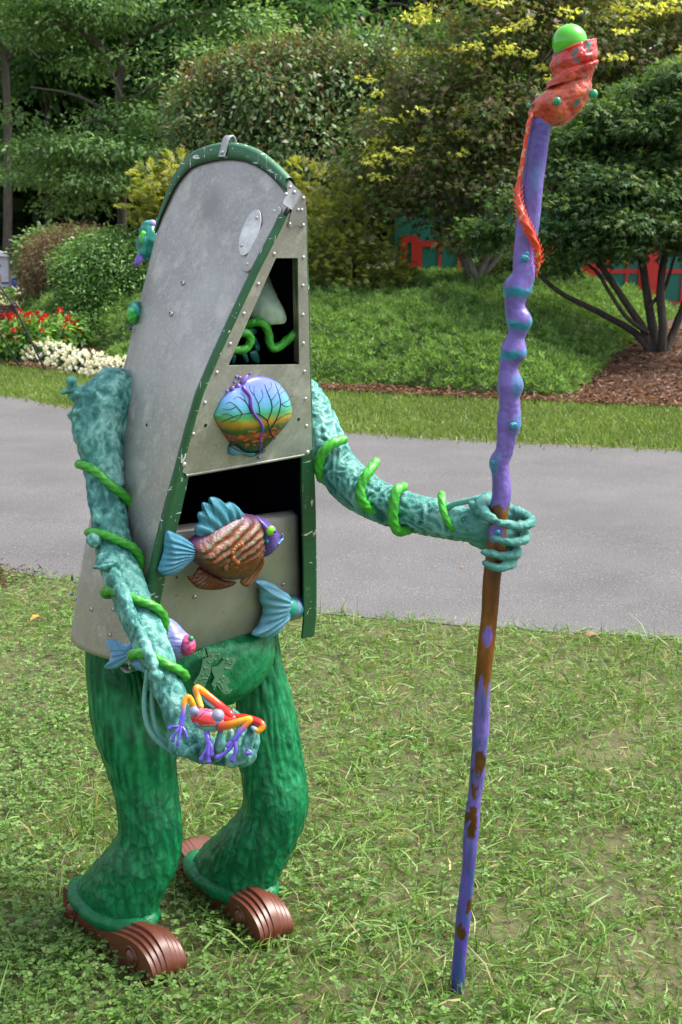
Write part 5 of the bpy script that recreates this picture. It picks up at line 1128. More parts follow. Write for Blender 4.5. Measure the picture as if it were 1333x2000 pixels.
# ---- small fish at the hip, lower left of the hull
def c4(x, y): return 180 + x / 3.703, 1180 + y / 3.703
YH = 2.545
def f4(x, y, dy=0): return at(*c4(x, y), YH + dy)
EXF = Vector((1, 0, 0)); EYF = UPV; EZF = -FW
def f2(x, y, off=0):
    o_ = at(*c4(420, 330), YH); q = onplane(*c4(x, y), o_, FW); d = q - o_; return d.dot(EXF), d.dot(EYF)
OF = at(*c4(420, 330), YH)
def lav(q, t, i):
    f = float(np.clip((q[0] + .06) / .16, 0, 1)); nn = noise.noise((q[0] * 90, q[1] * 200, 0)); a = np.array(srgb(105, 155, 195)); b = np.array(srgb(146, 136, 205)); return tuple((a * (1 - f) + b * f) * (1 + .35 * nn))
mb = MB(); mb.add(*relief([f2(x, y) for x, y in ((290, 268), (380, 190), (450, 130), (515, 105), (570, 104), (620, 140), (670, 195), (715, 235), (735, 285), (715, 335), (670, 375), (640, 395), (560, 400), (480, 400), (400, 400), (320, 385))], [f2(370, 325), f2(620, 275)], OF, .035, n=110, rings=22, back=.8, colf=lav, eu=EXF, ev=EYF, ew=EZF, wave=lambda q, t: np.array([.0012 * noise.noise((a * 50, b * 200, 0)) for a, b in q]))); hf_b = mb.bvh(); hfish = part('small_fish', mb, M['plain'], ROOT)
rp = np.array(f2(340, 330))
def tw_(q, t): a = np.arctan2(q[:, 1] - rp[1], -(q[:, 0] - rp[0])); return .0018 * np.sin(a * 26) * np.minimum(1, t * 3)
mb = MB(); mb.add(*relief([f2(x, y) for x, y in ((102, 262), (170, 255), (230, 290), (290, 272), (322, 300), (322, 380), (245, 420), (195, 455), (130, 472), (88, 455), (125, 410), (138, 350), (120, 300))], [f2(170, 370), f2(290, 335)], OF, .016, n=100, rings=14, back=.8, eu=EXF, ev=EYF, ew=EZF, wave=tw_, colf=lambda q, t, i: srgb(104, 164, 200))); part('tail_fin', mb, M['plain'], hfish)
mb = MB(); mb.add(*relief([f2(x, y) for x, y in ((285, 430), (320, 400), (390, 400), (400, 470), (370, 490), (320, 470))], [f2(340, 435)], OF, .010, n=40, rings=8, back=.8, eu=EXF, ev=EYF, ew=EZF, colf=lambda q, t, i: srgb(100, 150, 196))); part('belly_fin', mb, M['plain'], hfish)
def pinkc(v): 
    nn = np.array([math.sin(noise.noise((p[0] * 60, p[1] * 60, p[2] * 60)) * 14) for p in v]); return np.where(nn[:, None] > .2, np.array([srgb(200, 90, 150)]), np.array([srgb(190, 40, 90)]))
V, F = ell(f4(692, 298, -.012), (EXF * .0165, EYF * .021, EZF * .024), 26, 18); mb = MB(); mb.add(V, F, pinkc(V)); part('cheek', mb, M['plain'], hfish)
mb = MB(); mb.add(*ball(f4(716, 250, -.034), .0062, 14, 9), srgb(30, 130, 84)); part('eye', mb, M['gloss'], hfish)
mb = MB(); mb.add(*ell(f4(728, 315, -.022), (EXF * .0045, EYF * .006, EZF * .006), 12, 8), srgb(225, 84, 34)); part('mouth', mb, M['plain'], hfish)

# ---- creatures on the far side of the hull
def creature(c, rx, ry, horn=True):
    s = zc(c) / F_PX; V, F = ell(c, (Vector((rx * s, 0, 0)), Vector((0, rx * s * 1.3, 0)), Vector((0, 0, ry * s))), 40, 28)
    V, d = displaced(V, F, lambda p: .004 * noise.noise((p.x * 90, p.y * 90, p.z * 90)) + .004 * noise.noise((p.x * 35, p.y * 35, p.z * 35)))
    mb = MB(); mb.add(V, F, np.where(d[:, None] > .001, np.array([srgb(60, 175, 160)]), np.array([srgb(14, 120, 108)]))); return s, part('creature_head', mb, M['plain'], ROOT)
c = at(295, 472, 2.985); s, cr = creature(c, 27, 42)
V, F = ell(at(281, 466, 2.955), (Vector((9 * s, 0, 0)), Vector((0, 8 * s, 0)), Vector((0, 0, 14 * s))), 24, 18); V, d = displaced(V, F, lambda p: .003 * noise.noise((p.x * 120, p.y * 120, p.z * 120))); mb = MB(); mb.add(V, F, (.10, .52, .02)); part('eye', mb, M['plain'], cr)
mb = MB(); mb.add(*tube([at(282, 498, 2.98), at(273, 505, 2.96), at(268, 515, 2.955)], [9 * s, 8 * s, 6 * s], 12, n=10), srgb(122, 98, 190)); part('tongue', mb, M['plain'], cr)
mb = MB(); mb.add(*ball(at(298, 437, 2.97), 8 * s, 14, 9), srgb(160, 150, 215)); part('horn_ball', mb, M['gloss'], cr)
mb = MB(); mb.add(*tube([at(306, 446, 2.99), at(311, 432, 2.99), at(316, 420, 3.0)], [8 * s, 7 * s, 4 * s], 12, n=10), srgb(40, 160, 150)); part('ear', mb, M['plain'], cr)
c = on_hull(273, 612)[0] + Vector((-.012, .012, 0)); c = at(266, 612, c.y + .004); s, cr = creature(c, 15, 24)
V, F = ell(at(259, 616, c.y - .02), (Vector((10 * s, 0, 0)), Vector((0, 12 * s, 0)), Vector((0, 0, 15 * s))), 24, 18); V, d = displaced(V, F, lambda p: .004 * noise.noise((p.x * 120, p.y * 120, p.z * 120))); mb = MB(); mb.add(V, F, (.06, .50, .08)); part('eye', mb, M['plain'], cr)
mb = MB(); mb.add(*ball(at(255, 642, c.y - .004), 4 * s, 12, 8), srgb(50, 60, 150)); part('horn_ball', mb, M['gloss'], cr)

# ---- arms
def ridged(p, s): return 1 - abs(noise.noise(p * s)) * 2
def flakes(p, T_):
    """overlapping little scale lips"""
    q = Vector((p.x * 84, p.y * 84, p.z * 44)); w = Vector((noise.noise(q * .35), noise.noise(q * .35 + Vector((7, 1, 3))), 0)) * .8
    dd, pts = noise.voronoi(q + w); return (dd[1] - dd[0])
def arm_disp(p):
    f = flakes(p, None); n1 = noise.noise(p * 16); n2 = noise.noise(p * 50); m_ = .5 + .5 * noise.noise(p * 9 + Vector((3, 3, 3)))
    rw = Vector((p.x * 46 + 1.5 * noise.noise(p * 22), p.y * 46, p.z * 22 + 1.5 * noise.noise(p * 22 + Vector((4, 1, 7))))); return .0034 * (min(f, .45) - .22) * (1.0 * m_ + .45) + .0030 * (.42 - abs(noise.noise(rw)) * 1.5) + .0022 * n1 + .0016 * n2
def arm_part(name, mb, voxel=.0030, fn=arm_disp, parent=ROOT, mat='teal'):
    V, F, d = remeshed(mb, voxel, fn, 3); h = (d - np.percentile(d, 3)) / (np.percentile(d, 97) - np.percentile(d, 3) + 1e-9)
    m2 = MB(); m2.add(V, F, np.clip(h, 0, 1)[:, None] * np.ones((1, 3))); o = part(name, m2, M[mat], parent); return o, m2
LA = [(222, 772, 2.80, 56), (205, 805, 2.785, 64), (197, 840, 2.765, 58), (202, 890, 2.735, 49), (207, 950, 2.70, 43), (214, 1010, 2.665, 42), (222, 1065, 2.63, 42), (232, 1105, 2.595, 43), (250, 1150, 2.55, 43), (272, 1205, 2.51, 43), (298, 1265, 2.46, 40), (322, 1325, 2.42, 37), (343, 1380, 2.395, 36), (362, 1420, 2.385, 38)]
P, R = pxtube(LA); mb = MB(); mb.add(*tube(P, np.array(R) * np.interp(np.arange(len(R)), [0, 2, 4, 13], [1, .94, .86, .84]), 40, n=90))
sh_c = at(236, 786, 2.80); s = zc(sh_c) / F_PX; mb.add(*ell(sh_c, (Vector((50 * s, 0, -.012)), Vector((0, 50 * s, 0)), Vector((.012, 0, 56 * s))), 40, 28))
mb.add(*tube([at(262, 800, 2.880), at(205, 782, 2.830), at(150, 770, 2.780)], [42 * s, 32 * s, 18 * s], 24, n=20))          # shoulder snout
mb.add(*tube([at(155, 775, 2.780), at(142, 762, 2.770), at(122, 767, 2.765)], [13 * s, 11 * s, 4 * s], 14, n=12)); mb.add(*tube([at(150, 765, 2.780), at(143, 755, 2.770), at(140, 745, 2.770)], [8 * s, 8 * s, 12 * s], 16, n=10))
mb.add(*tube([at(150, 772, 2.760), at(180, 775, 2.740), at(222, 785, 2.750)], [6 * s, 7 * s, 3 * s], 10, n=20)); mb.add(*tube([at(140, 812, 2.760), at(152, 806, 2.740), at(185, 806, 2.730)], [8 * s, 8 * s, 4 * s], 10, n=16))
mb.add(*tube([at(150, 815, 2.750), at(162, 860, 2.710), at(176, 905, 2.70)], [12 * s, 10 * s, 6 * s], 14, n=20)); mb.add(*tube([at(176, 930, 2.685), at(182, 980, 2.655), at(190, 1020, 2.62)], [9 * s, 11 * s, 6 * s], 14, n=20))
s = zc(at(240, 1100, 2.55)) / F_PX
mb.add(*ell(at(212, 1098, 2.53), (Vector((26 * s, 0, 0)), Vector((0, 16 * s, 0)), Vector((0, 0, 20 * s))), 26, 18)); mb.add(*ell(at(186, 1056, 2.60), (Vector((17 * s, 0, 0)), Vector((0, 16 * s, 0)), Vector((0, 0, 15 * s))), 22, 14)) ; mb.add(*tube([at(183, 1110, 2.52), at(205, 1108, 2.505), at(232, 1098, 2.505)], [4 * s, 4.5 * s, 3 * s], 8, n=16))
mb.add(*tube([at(225, 1125, 2.51), at(248, 1180, 2.46), at(275, 1240, 2.41), at(300, 1300, 2.375)], [14 * s, 13 * s, 11 * s, 9 * s], 14, n=30))     # long tendon down the forearm
mb.add(*ell(at(305, 1318, 2.375), (Vector((14 * s, 0, 0)), Vector((0, 13 * s, 0)), Vector((0, 0, 11 * s))), 18, 12))
# open palm and curling fingers
pal = [(358, 1412, 2.385, 35), (374, 1440, 2.375, 36), (396, 1462, 2.365, 30), (424, 1474, 2.355, 22), (446, 1480, 2.35, 15)]
P, R = pxtube(pal); mb.add(*tube(P, R, 30, n=30))
for L_ in ([(338, 1440, 2.365, 17), (346, 1462, 2.335, 14), (366, 1468, 2.32, 12), (388, 1459, 2.312, 7)],
           [(412, 1480, 2.345, 13), (424, 1474, 2.322, 11.5), (431, 1452, 2.312, 10.5), (432, 1424, 2.315, 6)],
           [(440, 1482, 2.35, 13), (455, 1486, 2.335, 13), (476, 1470, 2.325, 12), (486, 1442, 2.33, 11), (492, 1414, 2.335, 5.5)],
           [(440, 1478, 2.37, 12), (458, 1462, 2.39, 11), (472, 1430, 2.405, 11), (468, 1404, 2.415, 9.5), (456, 1386, 2.42, 4.5)],
           [(448, 1484, 2.365, 12), (478, 1486, 2.365, 12), (497, 1462, 2.37, 10), (501, 1430, 2.38, 7)],
           [(428, 1470, 2.375, 11), (446, 1452, 2.37, 9), (452, 1430, 2.37, 6)]):
    P, R = pxtube(L_); mb.add(*tube(P, R, 16, n=26))
arm1, am1 = arm_part('arm', mb)
mb = MB()
for L_ in ([(290, 1310, 2.42, 6.5), (284, 1345, 2.42, 5), (283, 1390, 2.41, 5), (292, 1425, 2.40, 5.5), (315, 1452, 2.39, 5.5), (345, 1474, 2.385, 5)], [(298, 1325, 2.43, 5), (297, 1370, 2.42, 4.5), (301, 1405, 2.41, 4.5), (310, 1435, 2.40, 5), (330, 1460, 2.39, 5)]):
    P, R = pxtube(L_); mb.add(*tube(P, R, 10, n=50, twist=(3, 80, .12)), (.8, .8, .8))
part('tendril', mb, M['teal'], arm1)

RA = [(585, 775, 2.99, 44), (607, 812, 2.97, 44), (628, 858, 2.94, 43), (655, 908, 2.90, 42), (697, 953, 2.86, 41), (755, 986, 2.81, 39), (825, 1006, 2.76, 37), (890, 1021, 2.71, 34), (925, 1028, 2.685, 32)]
P, R = pxtube(RA); mb = MB(); mb.add(*tube(P, R, 36, n=90))
for L_ in ([(920, 1020, 2.69, 30), (943, 1028, 2.67, 34), (966, 1035, 2.665, 34), (988, 1045, 2.66, 26)], [(932, 1045, 2.675, 22), (955, 1060, 2.665, 18), (982, 1070, 2.66, 20)],
           [(952, 975, 2.68, 14), (975, 990, 2.675, 20), (990, 1010, 2.67, 24)],
           [(922, 985, 2.66, 8), (935, 1000, 2.64, 9)], [(955, 972, 2.665, 13), (940, 985, 2.63, 13), (944, 1000, 2.60, 12), (957, 1011, 2.583, 10.5), (966, 1016, 2.578, 8)],
           [(985, 998, 2.67, 13), (1005, 999, 2.66, 11.5), (1030, 1009, 2.645, 10.5), (1038, 1020, 2.615, 10), (1020, 1027, 2.585, 9.5), (995, 1025, 2.571, 9), (974, 1021, 2.567, 7)],
           [(990, 1035, 2.67, 12), (1012, 1037, 2.655, 10.5), (1026, 1044, 2.63, 10), (1024, 1054, 2.595, 9.5), (1000, 1059, 2.573, 9), (982, 1056, 2.567, 8.5), (964, 1052, 2.566, 7)],
           [(985, 1060, 2.665, 11.5), (1002, 1066, 2.65, 10), (1012, 1077, 2.625, 9.5), (1005, 1083, 2.592, 9), (978, 1086, 2.572, 8.5), (960, 1081, 2.567, 8), (945, 1079, 2.566, 6.5)],
           [(980, 1080, 2.66, 10.5), (995, 1090, 2.645, 9.5), (1003, 1098, 2.62, 9), (995, 1105, 2.592, 8.5), (972, 1109, 2.573, 8.5), (948, 1100, 2.567, 7)]):
    P, R = pxtube(L_); mb.add(*tube(P, np.array(R) * 1.04, 18, n=40))
def arm2_disp(p):
    q = Vector((p.x * 75 + 2.0 * noise.noise(p * 20), p.y * 75, p.z * 75 + 2.0 * noise.noise(p * 20 + Vector((5, 5, 5))))); hd = float(sm((p.x - .20) / .06)); return (.0062 * (.5 - abs(noise.noise(q * .75)) * 1.9) * .8 + .003 * noise.noise(p * 14)) * (1 - .8 * hd) + .0012 * noise.noise(p * 90) + .0012 * hd * noise.noise((p.x * 60, p.y * 60, p.z * 220))
arm2, am2 = arm_part('arm', mb, .0036, arm2_disp)
P, R = pxtube([(868, 1000, 2.70, 6), (885, 985, 2.69, 6), (915, 978, 2.68, 6), (945, 972, 2.67, 7), (960, 974, 2.665, 9)]); mb = MB(); mb.add(*tube(P, R, 10, n=30, twist=(3, 90, .12)), (.8, .8, .8)); part('tendril', mb, M['teal'], arm2)
mb = MB(); p = at(908, 1017, 2.60); s = zc(p) / F_PX
hq = am2.bvh().ray_cast(CP, ray(908, 1017).normalized()); p = hq[0] if hq[0] is not None else p
mb.add(*tube([p + (Vector((1, 0, 0)) * math.cos(a) + UPV * math.sin(a)) * 10 * s - FW * .002 for a in np.linspace(0, 2 * math.pi, 26)], 2.2 * s, 8, cap=False), (.7, .7, .7))
for a in (.5, 2.6, 4.7): mb.add(*ell(p + (Vector((1, 0, 0)) * math.cos(a) + UPV * math.sin(a)) * 4.5 * s, (Vector((4 * s, 0, 0)), UPV * 3 * s, FW * 3 * s), 10, 6), (.7, .7, .7))
part('clover_medallion', mb, M['teal'], arm2)

# vines wound round the arms
def wind(L_, idx, tur, r, extra=1.0, n=220):
    P, R = pxtube(L_); A = catmull(np.hstack([np.array([tuple(p) for p in P]), np.array(R)[:, None]]), 200)
    T_, _, _ = frames(A[:, :3]); out = []
    for k in range(n):
        f = k / (n - 1); qi = idx[0] + (idx[-1] - idx[0]) * f; i = qi / (len(L_) - 1) * 199; i0 = int(min(i, 198)); g = i - i0; a = A[i0] * (1 - g) + A[i0 + 1] * g; t_ = Vector(T_[i0]); c = Vector(a[:3])
        view = (CP - c).normalized(); e1 = (view - t_ * view.dot(t_)).normalized(); e2 = t_.cross(e1)     # e1 faces the viewer's side
        tt = float(np.interp(qi, idx, tur)); ph = -(2 * math.pi * tt - .55 * math.sin(2 * math.pi * tt)); rad = a[3] * .87 + r * .60; out.append(c + (e1 * math.cos(ph) + e2 * math.sin(ph)) * rad)
    return out
mb = MB(); vp = wind(LA, [3.0, 4.05, 6.1, 8.65, 10.6, 11.2], [-.42, 0, 1, 2, 3, 3.32], .0115); mb.add(*tube([tuple(p) for p in vp], .0092, 16, n=520, twist=(4, 300, .10)), vine_cols(1)[0]); part('vine', mb, M['vine'], arm1)
for pts in ([(672, 858, 2.87, 9), (650, 866, 2.85, 10), (631, 885, 2.845, 10), (622, 910, 2.855, 9.5), (628, 935, 2.88, 9)],
            [(735, 902, 2.82, 9), (718, 925, 2.79, 10), (705, 950, 2.78, 10), (706, 975, 2.775, 10), (722, 994, 2.785, 9.5), (748, 1003, 2.80, 9)],
            [(790, 950, 2.77, 9), (775, 958, 2.745, 10), (769, 985, 2.735, 10), (769, 1018, 2.735, 10), (779, 1037, 2.74, 10), (800, 1034, 2.76, 9), (825, 1023, 2.78, 8)],
            [(863, 966, 2.71, 8), (864, 980, 2.69, 8), (867, 1000, 2.675, 7), (878, 1025, 2.67, 5.5), (893, 1040, 2.68, 5), (915, 1047, 2.68, 4)]):
    P, R = pxtube(pts); mb = MB(); mb.add(*tube(P, np.array(R), 16, n=90, twist=(4, 300, .10)), VINE); part('vine', mb, M['vine'], arm2)

# ---- pelvis with its belt ornament
def leg_disp(p):
    g = noise.noise((p.x * 55, p.y * 55, p.z * 7)); g2 = noise.noise((p.x * 90, p.y * 90, p.z * 24)); d_, _ = noise.voronoi(Vector((p.x * 46, p.y * 46, p.z * 30))); low = float(sm((.62 - p.z) / .35))
    pit = min(.35, d_[1] - d_[0])
    return .0045 * (.5 - abs(g) * 1.4) * (1.15 - .65 * low) + .0022 * g2 + .0040 * (pit - .15) * (.3 + .9 * low) + .0012 * noise.noise(p * 9)
pc = at(412, 1290, 2.888); mb = MB()
V, F = loft(smooth_sections([(pc + ZZ * .068 - NF * .02, U * .15, NF * .07), (pc + ZZ * .05 - NF * .006, U * .17, NF * .085), (pc, U * .180, NF * .095), (pc - ZZ * .05, U * .15, NF * .095), (pc - ZZ * .085, U * .09, NF * .07)], 26), 70); V, d = displaced(V, F, lambda p: .006 * (.5 - abs(noise.noise(p * 42)) * 1.6) + .002 * noise.noise(p * 90))
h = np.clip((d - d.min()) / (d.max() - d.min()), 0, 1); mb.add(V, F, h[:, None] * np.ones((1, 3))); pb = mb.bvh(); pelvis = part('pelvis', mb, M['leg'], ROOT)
ezo0 = Vector((.34, -.94, .25)).normalized(); oc = at(418, 1312, 2.80); hq = pb.ray_cast(CP, ray(418, 1312).normalized()); oc = (hq[0] if hq[0] else oc) + ezo0 * .024
exo = Vector((.94, .34, 0)).normalized(); ezo = Vector((.34, -.94, .25)).normalized(); eyo = ezo.cross(exo).normalized(); exo = eyo.cross(ezo).normalized()
def c5(x, y):
    q = onplane(340 + x / 6.06, 1230 + y / 6.06, oc + ezo * .006, ezo); d = q - oc; return d.dot(exo), d.dot(eyo)
OG = srgb(66, 122, 80)
for k, poly in enumerate((((372, 215), (410, 270), (535, 255), (535, 330), (455, 372), (420, 420), (440, 460), (400, 560), (350, 680), (310, 645), (212, 638), (290, 520), (322, 420), (328, 350), (400, 318)), ((560, 330), (742, 322), (700, 400), (668, 462), (580, 478), (565, 510), (640, 570), (645, 605), (618, 640), (640, 690), (682, 702), (650, 750), (590, 758), (540, 720), (495, 650), (462, 720), (432, 640), (470, 560), (440, 500), (432, 440), (500, 430), (575, 350)))):
    mb = MB(); P2 = [c5(*q) for q in poly]; mb.add(*prism(P2, oc - ezo * .004, exo, eyo, ezo, .020 if k == 0 else .022), OG); orn = part('belt_ornament', mb, M['plain'], pelvis, smooth=False)
    mb = MB()
    for x, y in ((430, 300), (470, 350), (350, 450), (320, 530), (370, 520), (355, 615), (395, 545), (230, 630)) if k == 0 else ((610, 360), (590, 455), (560, 605), (500, 615), (460, 665), (615, 720), (550, 565)): 
        a_, b_ = c5(x, y); mb.add(*ball(oc + exo * a_ + eyo * b_ + ezo * (.016 if k == 0 else .018), .0024, 10, 6), OG)
    for pth in ((((385, 365), (415, 390), (440, 370)), ((490, 295), (520, 290), (515, 320)), ((345, 470), (360, 455), (385, 450)), ((290, 590), (330, 575), (380, 572))) if k == 0 else (((600, 345), (625, 350), (620, 385), (600, 380)), ((680, 355), (670, 390), (640, 400)), ((530, 575), (555, 550), (575, 550)), ((510, 615), (540, 640), (560, 690)), ((600, 455), (640, 455)))):
        mb.add(*tube([oc + exo * c5(*q)[0] + eyo * c5(*q)[1] + ezo * (.016 if k == 0 else .018) for q in pth], .0020, 8, n=12), OG)
    setk(part('ornament_beads', mb, M['gloss'], orn), 'stuff')

# ---- legs (deep green, bark-like) and shoes
def leg(secs, cuff):
    S = []
    for x, y, Y, hw, asp in secs:
        c = at(x, y, Y); s = zc(c) / F_PX; hx = hw * s; au = hx / math.sqrt((asp * .719) ** 2 + .695 ** 2); S.append((c, NF * au * asp, U * au))
    V, F = loft(smooth_sections(S, 230), 180); V, d = displaced(V, F, leg_disp)
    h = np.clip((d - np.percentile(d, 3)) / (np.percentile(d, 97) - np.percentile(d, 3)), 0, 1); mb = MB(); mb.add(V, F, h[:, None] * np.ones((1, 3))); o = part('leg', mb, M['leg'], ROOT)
    x, y, Y, hw, asp = cuff; c = at(x, y, Y); s = zc(c) / F_PX; au = hw * s / math.sqrt((asp * .719) ** 2 + .695 ** 2)
    ring = [c + NF * au * asp * math.cos(a) + U * au * math.sin(a) + ZZ * .006 * math.sin(2 * a + 1) for a in np.linspace(2.2, 2.2 + 2 * math.pi + .16, 64)]
    V, F, _ = tube(ring, .019, 18, cap=False); V, d = displaced(V, F, leg_disp); h = np.clip((d - d.min()) / (d.max() - d.min()), 0, 1); mb = MB(); mb.add(V, F, h[:, None] * np.ones((1, 3))); part('cuff', mb, M['leg'], o); return o
leg([(225, 1255, 2.90, 58, 1), (230, 1290, 2.90, 62, 1), (242, 1360, 2.89, 70, 1), (264, 1440, 2.88, 76, 1), (280, 1520, 2.87, 66, 1.05), (292, 1590, 2.85, 63, 1.1), (292, 1636, 2.845, 66, 1.15), (272, 1682, 2.845, 78, 1.3), (242, 1727, 2.85, 84, 1.65), (228, 1752, 2.85, 86, 2.0), (222, 1769, 2.85, 84, 2.2)], (221, 1766, 2.85, 84, 2.2))
leg([(498, 1225, 3.02, 44, 1), (502, 1275, 3.02, 46, 1), (512, 1340, 3.02, 54, 1), (524, 1420, 3.01, 60, 1), (531, 1490, 3.0, 64, 1.05), (538, 1548, 2.98, 64, 1.1), (534, 1585, 2.975, 66, 1.15), (508, 1630, 2.98, 76, 1.25), (474, 1675, 2.99, 84, 1.65), (456, 1702, 2.99, 85, 1.95), (450, 1718, 2.99, 83, 2.2)], (450, 1714, 2.99, 83, 2.2))

def shoe(heel, toe, parent):
    """terracotta coloured foot: laminated scroll profile with stepped ridges and round bosses"""
    dx = (toe - heel).normalized(); sy = ZZ.cross(dx).normalized(); L_ = (toe - heel).length     # sy: figure's left... across
    top = [(0.0, .030), (.004, .080), (.016, .092), (.05, .083), (.10, .068), (.16, .060), (.21, .064), (.25, .074), (.30, .088), (.35, .097), (.39, .096), (.425, .083), (.449, .061), (.458, .036), (.450, .012), (.43, .0)]
    top = [(a * L_ / .445, b) for a, b in top]
    prof = catmull(top, 60); mb = MB(); root_ = None
    for kk, (hw_, sc) in enumerate(((.046, .80), (.035, .865), (.023, .93), (.011, 1.0))):
        P2 = [(L_ * .5 + (x - L_ * .5) * (.94 + .06 * sc), (z * (.80 + .20 * sc) if x < L_ * .45 else z * sc)) for x, z in prof] + [(x, -.02 - .001 * kk) for x in (L_ * (.97 - .002 * kk), L_ * .5, .002 * kk)]
        mb.add(*prism(P2, heel - sy * hw_, dx, ZZ, sy, 2 * hw_, .004)); 
    o = part('shoe', mb, M['shoe'], parent, autosmooth=35)
    o['label'] = 'terracotta brown foot with stepped ridges over the toe'
    for x, z, r in ((.045, .045, .016), (L_ * .80, .040, .018)):
        for sg in (-1, 1):
            m2 = MB(); m2.add(*ell(heel + dx * x + ZZ * z + sy * sg * .046, (dx * r, ZZ * r, sy * .012), 20, 12)); m2.add(*tube([heel + dx * (x + r * 1.25 * math.cos(a)) + ZZ * (z + r * 1.25 * math.sin(a)) + sy * sg * .047 for a in np.linspace(0, 2 * math.pi, 24)], .0035, 8, cap=False)); part('boss', m2, M['shoe'], o)
    for q in range(5):
        m2 = MB(); m2.add(*ell(heel + dx * (L_ * 1.0 - .002 * abs(q - 2) * 2) + sy * (-.030 + q * .015) + ZZ * .018, (dx * .014, sy * .009, ZZ * .014), 16, 10)); part('toe', m2, M['shoe'], o)
    return o
shoe(ground_at(128, 1804) + U * .044 + ZZ * .012, ground_at(300, 1940) + U * .044 + ZZ * .012, ROOT)
shoe(ground_at(347, 1718) + U * .044 + ZZ * .012, ground_at(512, 1864) + U * .044 + ZZ * .012, ROOT)

# ==================================================================== THE STAFF
sb_ = ground_at(893, 1938); staff = thing('walking_staff', 'tall knobbly purple staff with coral red head and green ball held by the canoe figure', 'staff', sb_)
YS = sb_.y
SP = [(893, 1942, 12.5), (899, 1860, 13), (905, 1800, 13.5), (910, 1740, 13.5), (916, 1690, 14), (922, 1600, 15), (927, 1560, 14.5), (934, 1500, 15), (938, 1440, 15.5), (943, 1345, 16), (949, 1270, 16.5), (956, 1200, 16.5), (963, 1110, 17), (971, 1050, 17.5), (976, 1000, 18.5), (980, 965, 20), (978, 925, 19), (976, 903, 20), (986, 880, 18), (990, 850, 19), (994, 826, 23), (996, 800, 21), (995, 775, 21), (996, 752, 26), (993, 722, 18), (996, 703, 20), (1003, 686, 27.5), (1008, 660, 18.5), (1012, 645, 20), (1014, 628, 25.5), (1007, 602, 19.5), (1008, 583, 21), (1012, 563, 28), (1022, 538, 22), (1024, 500, 22), (1030, 450, 22), (1036, 390, 22), (1043, 330, 22.5), (1049, 280, 23.5), (1055, 240, 25)]
P = [at(x, y, YS + .0 * i) for i, (x, y, r) in enumerate(SP)]; R = [r * zc(p) / F_PX for p, (_, _, r) in zip(P, SP)]
V, F, _ = tube(P, R, 40, n=460); V, d = displaced(V, F, lambda p: .0028 * noise.noise((p.x * 30, p.y * 30, p.z * 16)) + .0008 * noise.noise(p * 120))
PU, PUD, TE = np.array(srgb(116, 98, 178)), np.array(srgb(70, 52, 160)), np.array(srgb(48, 140, 168)); W1, W2 = np.array(srgb(142, 88, 22)), np.array(srgb(70, 36, 14))
zk = [at(x, y, YS).z for x, y in ((1014, 563), (1011, 628), (1001, 686), (994, 752), (993, 826), (976, 903))]; zg0, zg1 = at(976, 985, YS).z, at(940, 1335, YS).z; zt0, zt1 = at(1049, 240, YS).z, at(1043, 330, YS).z
C = np.zeros((len(V), 3))
for i, (x, y, z) in enumerate(V):
    n1 = noise.noise((x * 45, y * 45, z * 12)); n2 = noise.noise((x * 90, y * 90, z * 30)); xc = float(np.interp(z, [p.z for p in P], [p.x for p in P])); rel = (x - xc)
    low = float(sm((.62 - z) / .6)); c = PU * (1 - .75 * low) + PUD * .75 * low; c = c * (1 + .22 * n1)
    if n2 > .14 and z < .75: c = c * .45 + np.array(srgb(30, 92, 128)) * .55
    for k, q in enumerate(zk):
        b = (z - q) * 1.0 + .012 * noise.noise((x * 60, y * 60, 2)) + .0
        if k < 3 and -.013 < b < .006 and n2 > -.45: c = TE * (1 + .3 * n1)
        if k >= 3 and abs(b) < .02 and rel * (1 if k != 5 else -1) > .004 and n1 + n2 > -.15: c = c * .4 + TE * .6
    if z > zt1 - .12: f = float(sm((z - zt1 + .12) / .2)); c = c * (1 - .5 * f) + np.array(srgb(72, 66, 160)) * .5 * f; c = c * .7 + TE * .3 if n2 > .3 else c
    jag = .030 * noise.noise((math.atan2(y - YS, rel) * 1.3, 0, 5)) + .012 * noise.noise((x * 130, y * 130, 8))
    inwood = (z < zg0 + jag * .5) and (z > zg1 + jag * 1.5)
    for px, py, sx, sz in ((951, 1238, .010, .022), (968, 1040, .016, .020)):
        q = at(px, py, YS)
        if ((x - q.x) / sx) ** 2 + ((z - q.z) / sz) ** 2 < 1 and y < YS: inwood = False
    for px, py, sx, sz in ((922, 1600, .009, .045), (935, 1485, .012, .03), (926, 1540, .006, .02), (917, 1765, .008, .02), (900, 1815, .010, .02), (919, 1590, .012, .018)):
        q = at(px, py, YS)
        if ((x - q.x + .006 * n2) / sx) ** 2 + ((z - q.z) / sz) ** 2 + 1.3 * noise.noise((x * 150, 3, z * 70)) < .9 and y < YS: inwood = 2
    if inwood: f = .5 + .9 * noise.noise((x * 30, y * 30, z * 8)) + .3 * n2; f = min(1, max(0, f)); c = (W1 * f + W2 * (1 - f)) * (.55 if inwood == 2 else 1)
    C[i] = np.clip(c, 0, 1)
mb = MB(); mb.add(V, F, C); shaft_b = mb.bvh(); part('shaft', mb, m_paint('staff_paint', .32, .3, 34, .5, 110, (1, 1, .4)), staff)
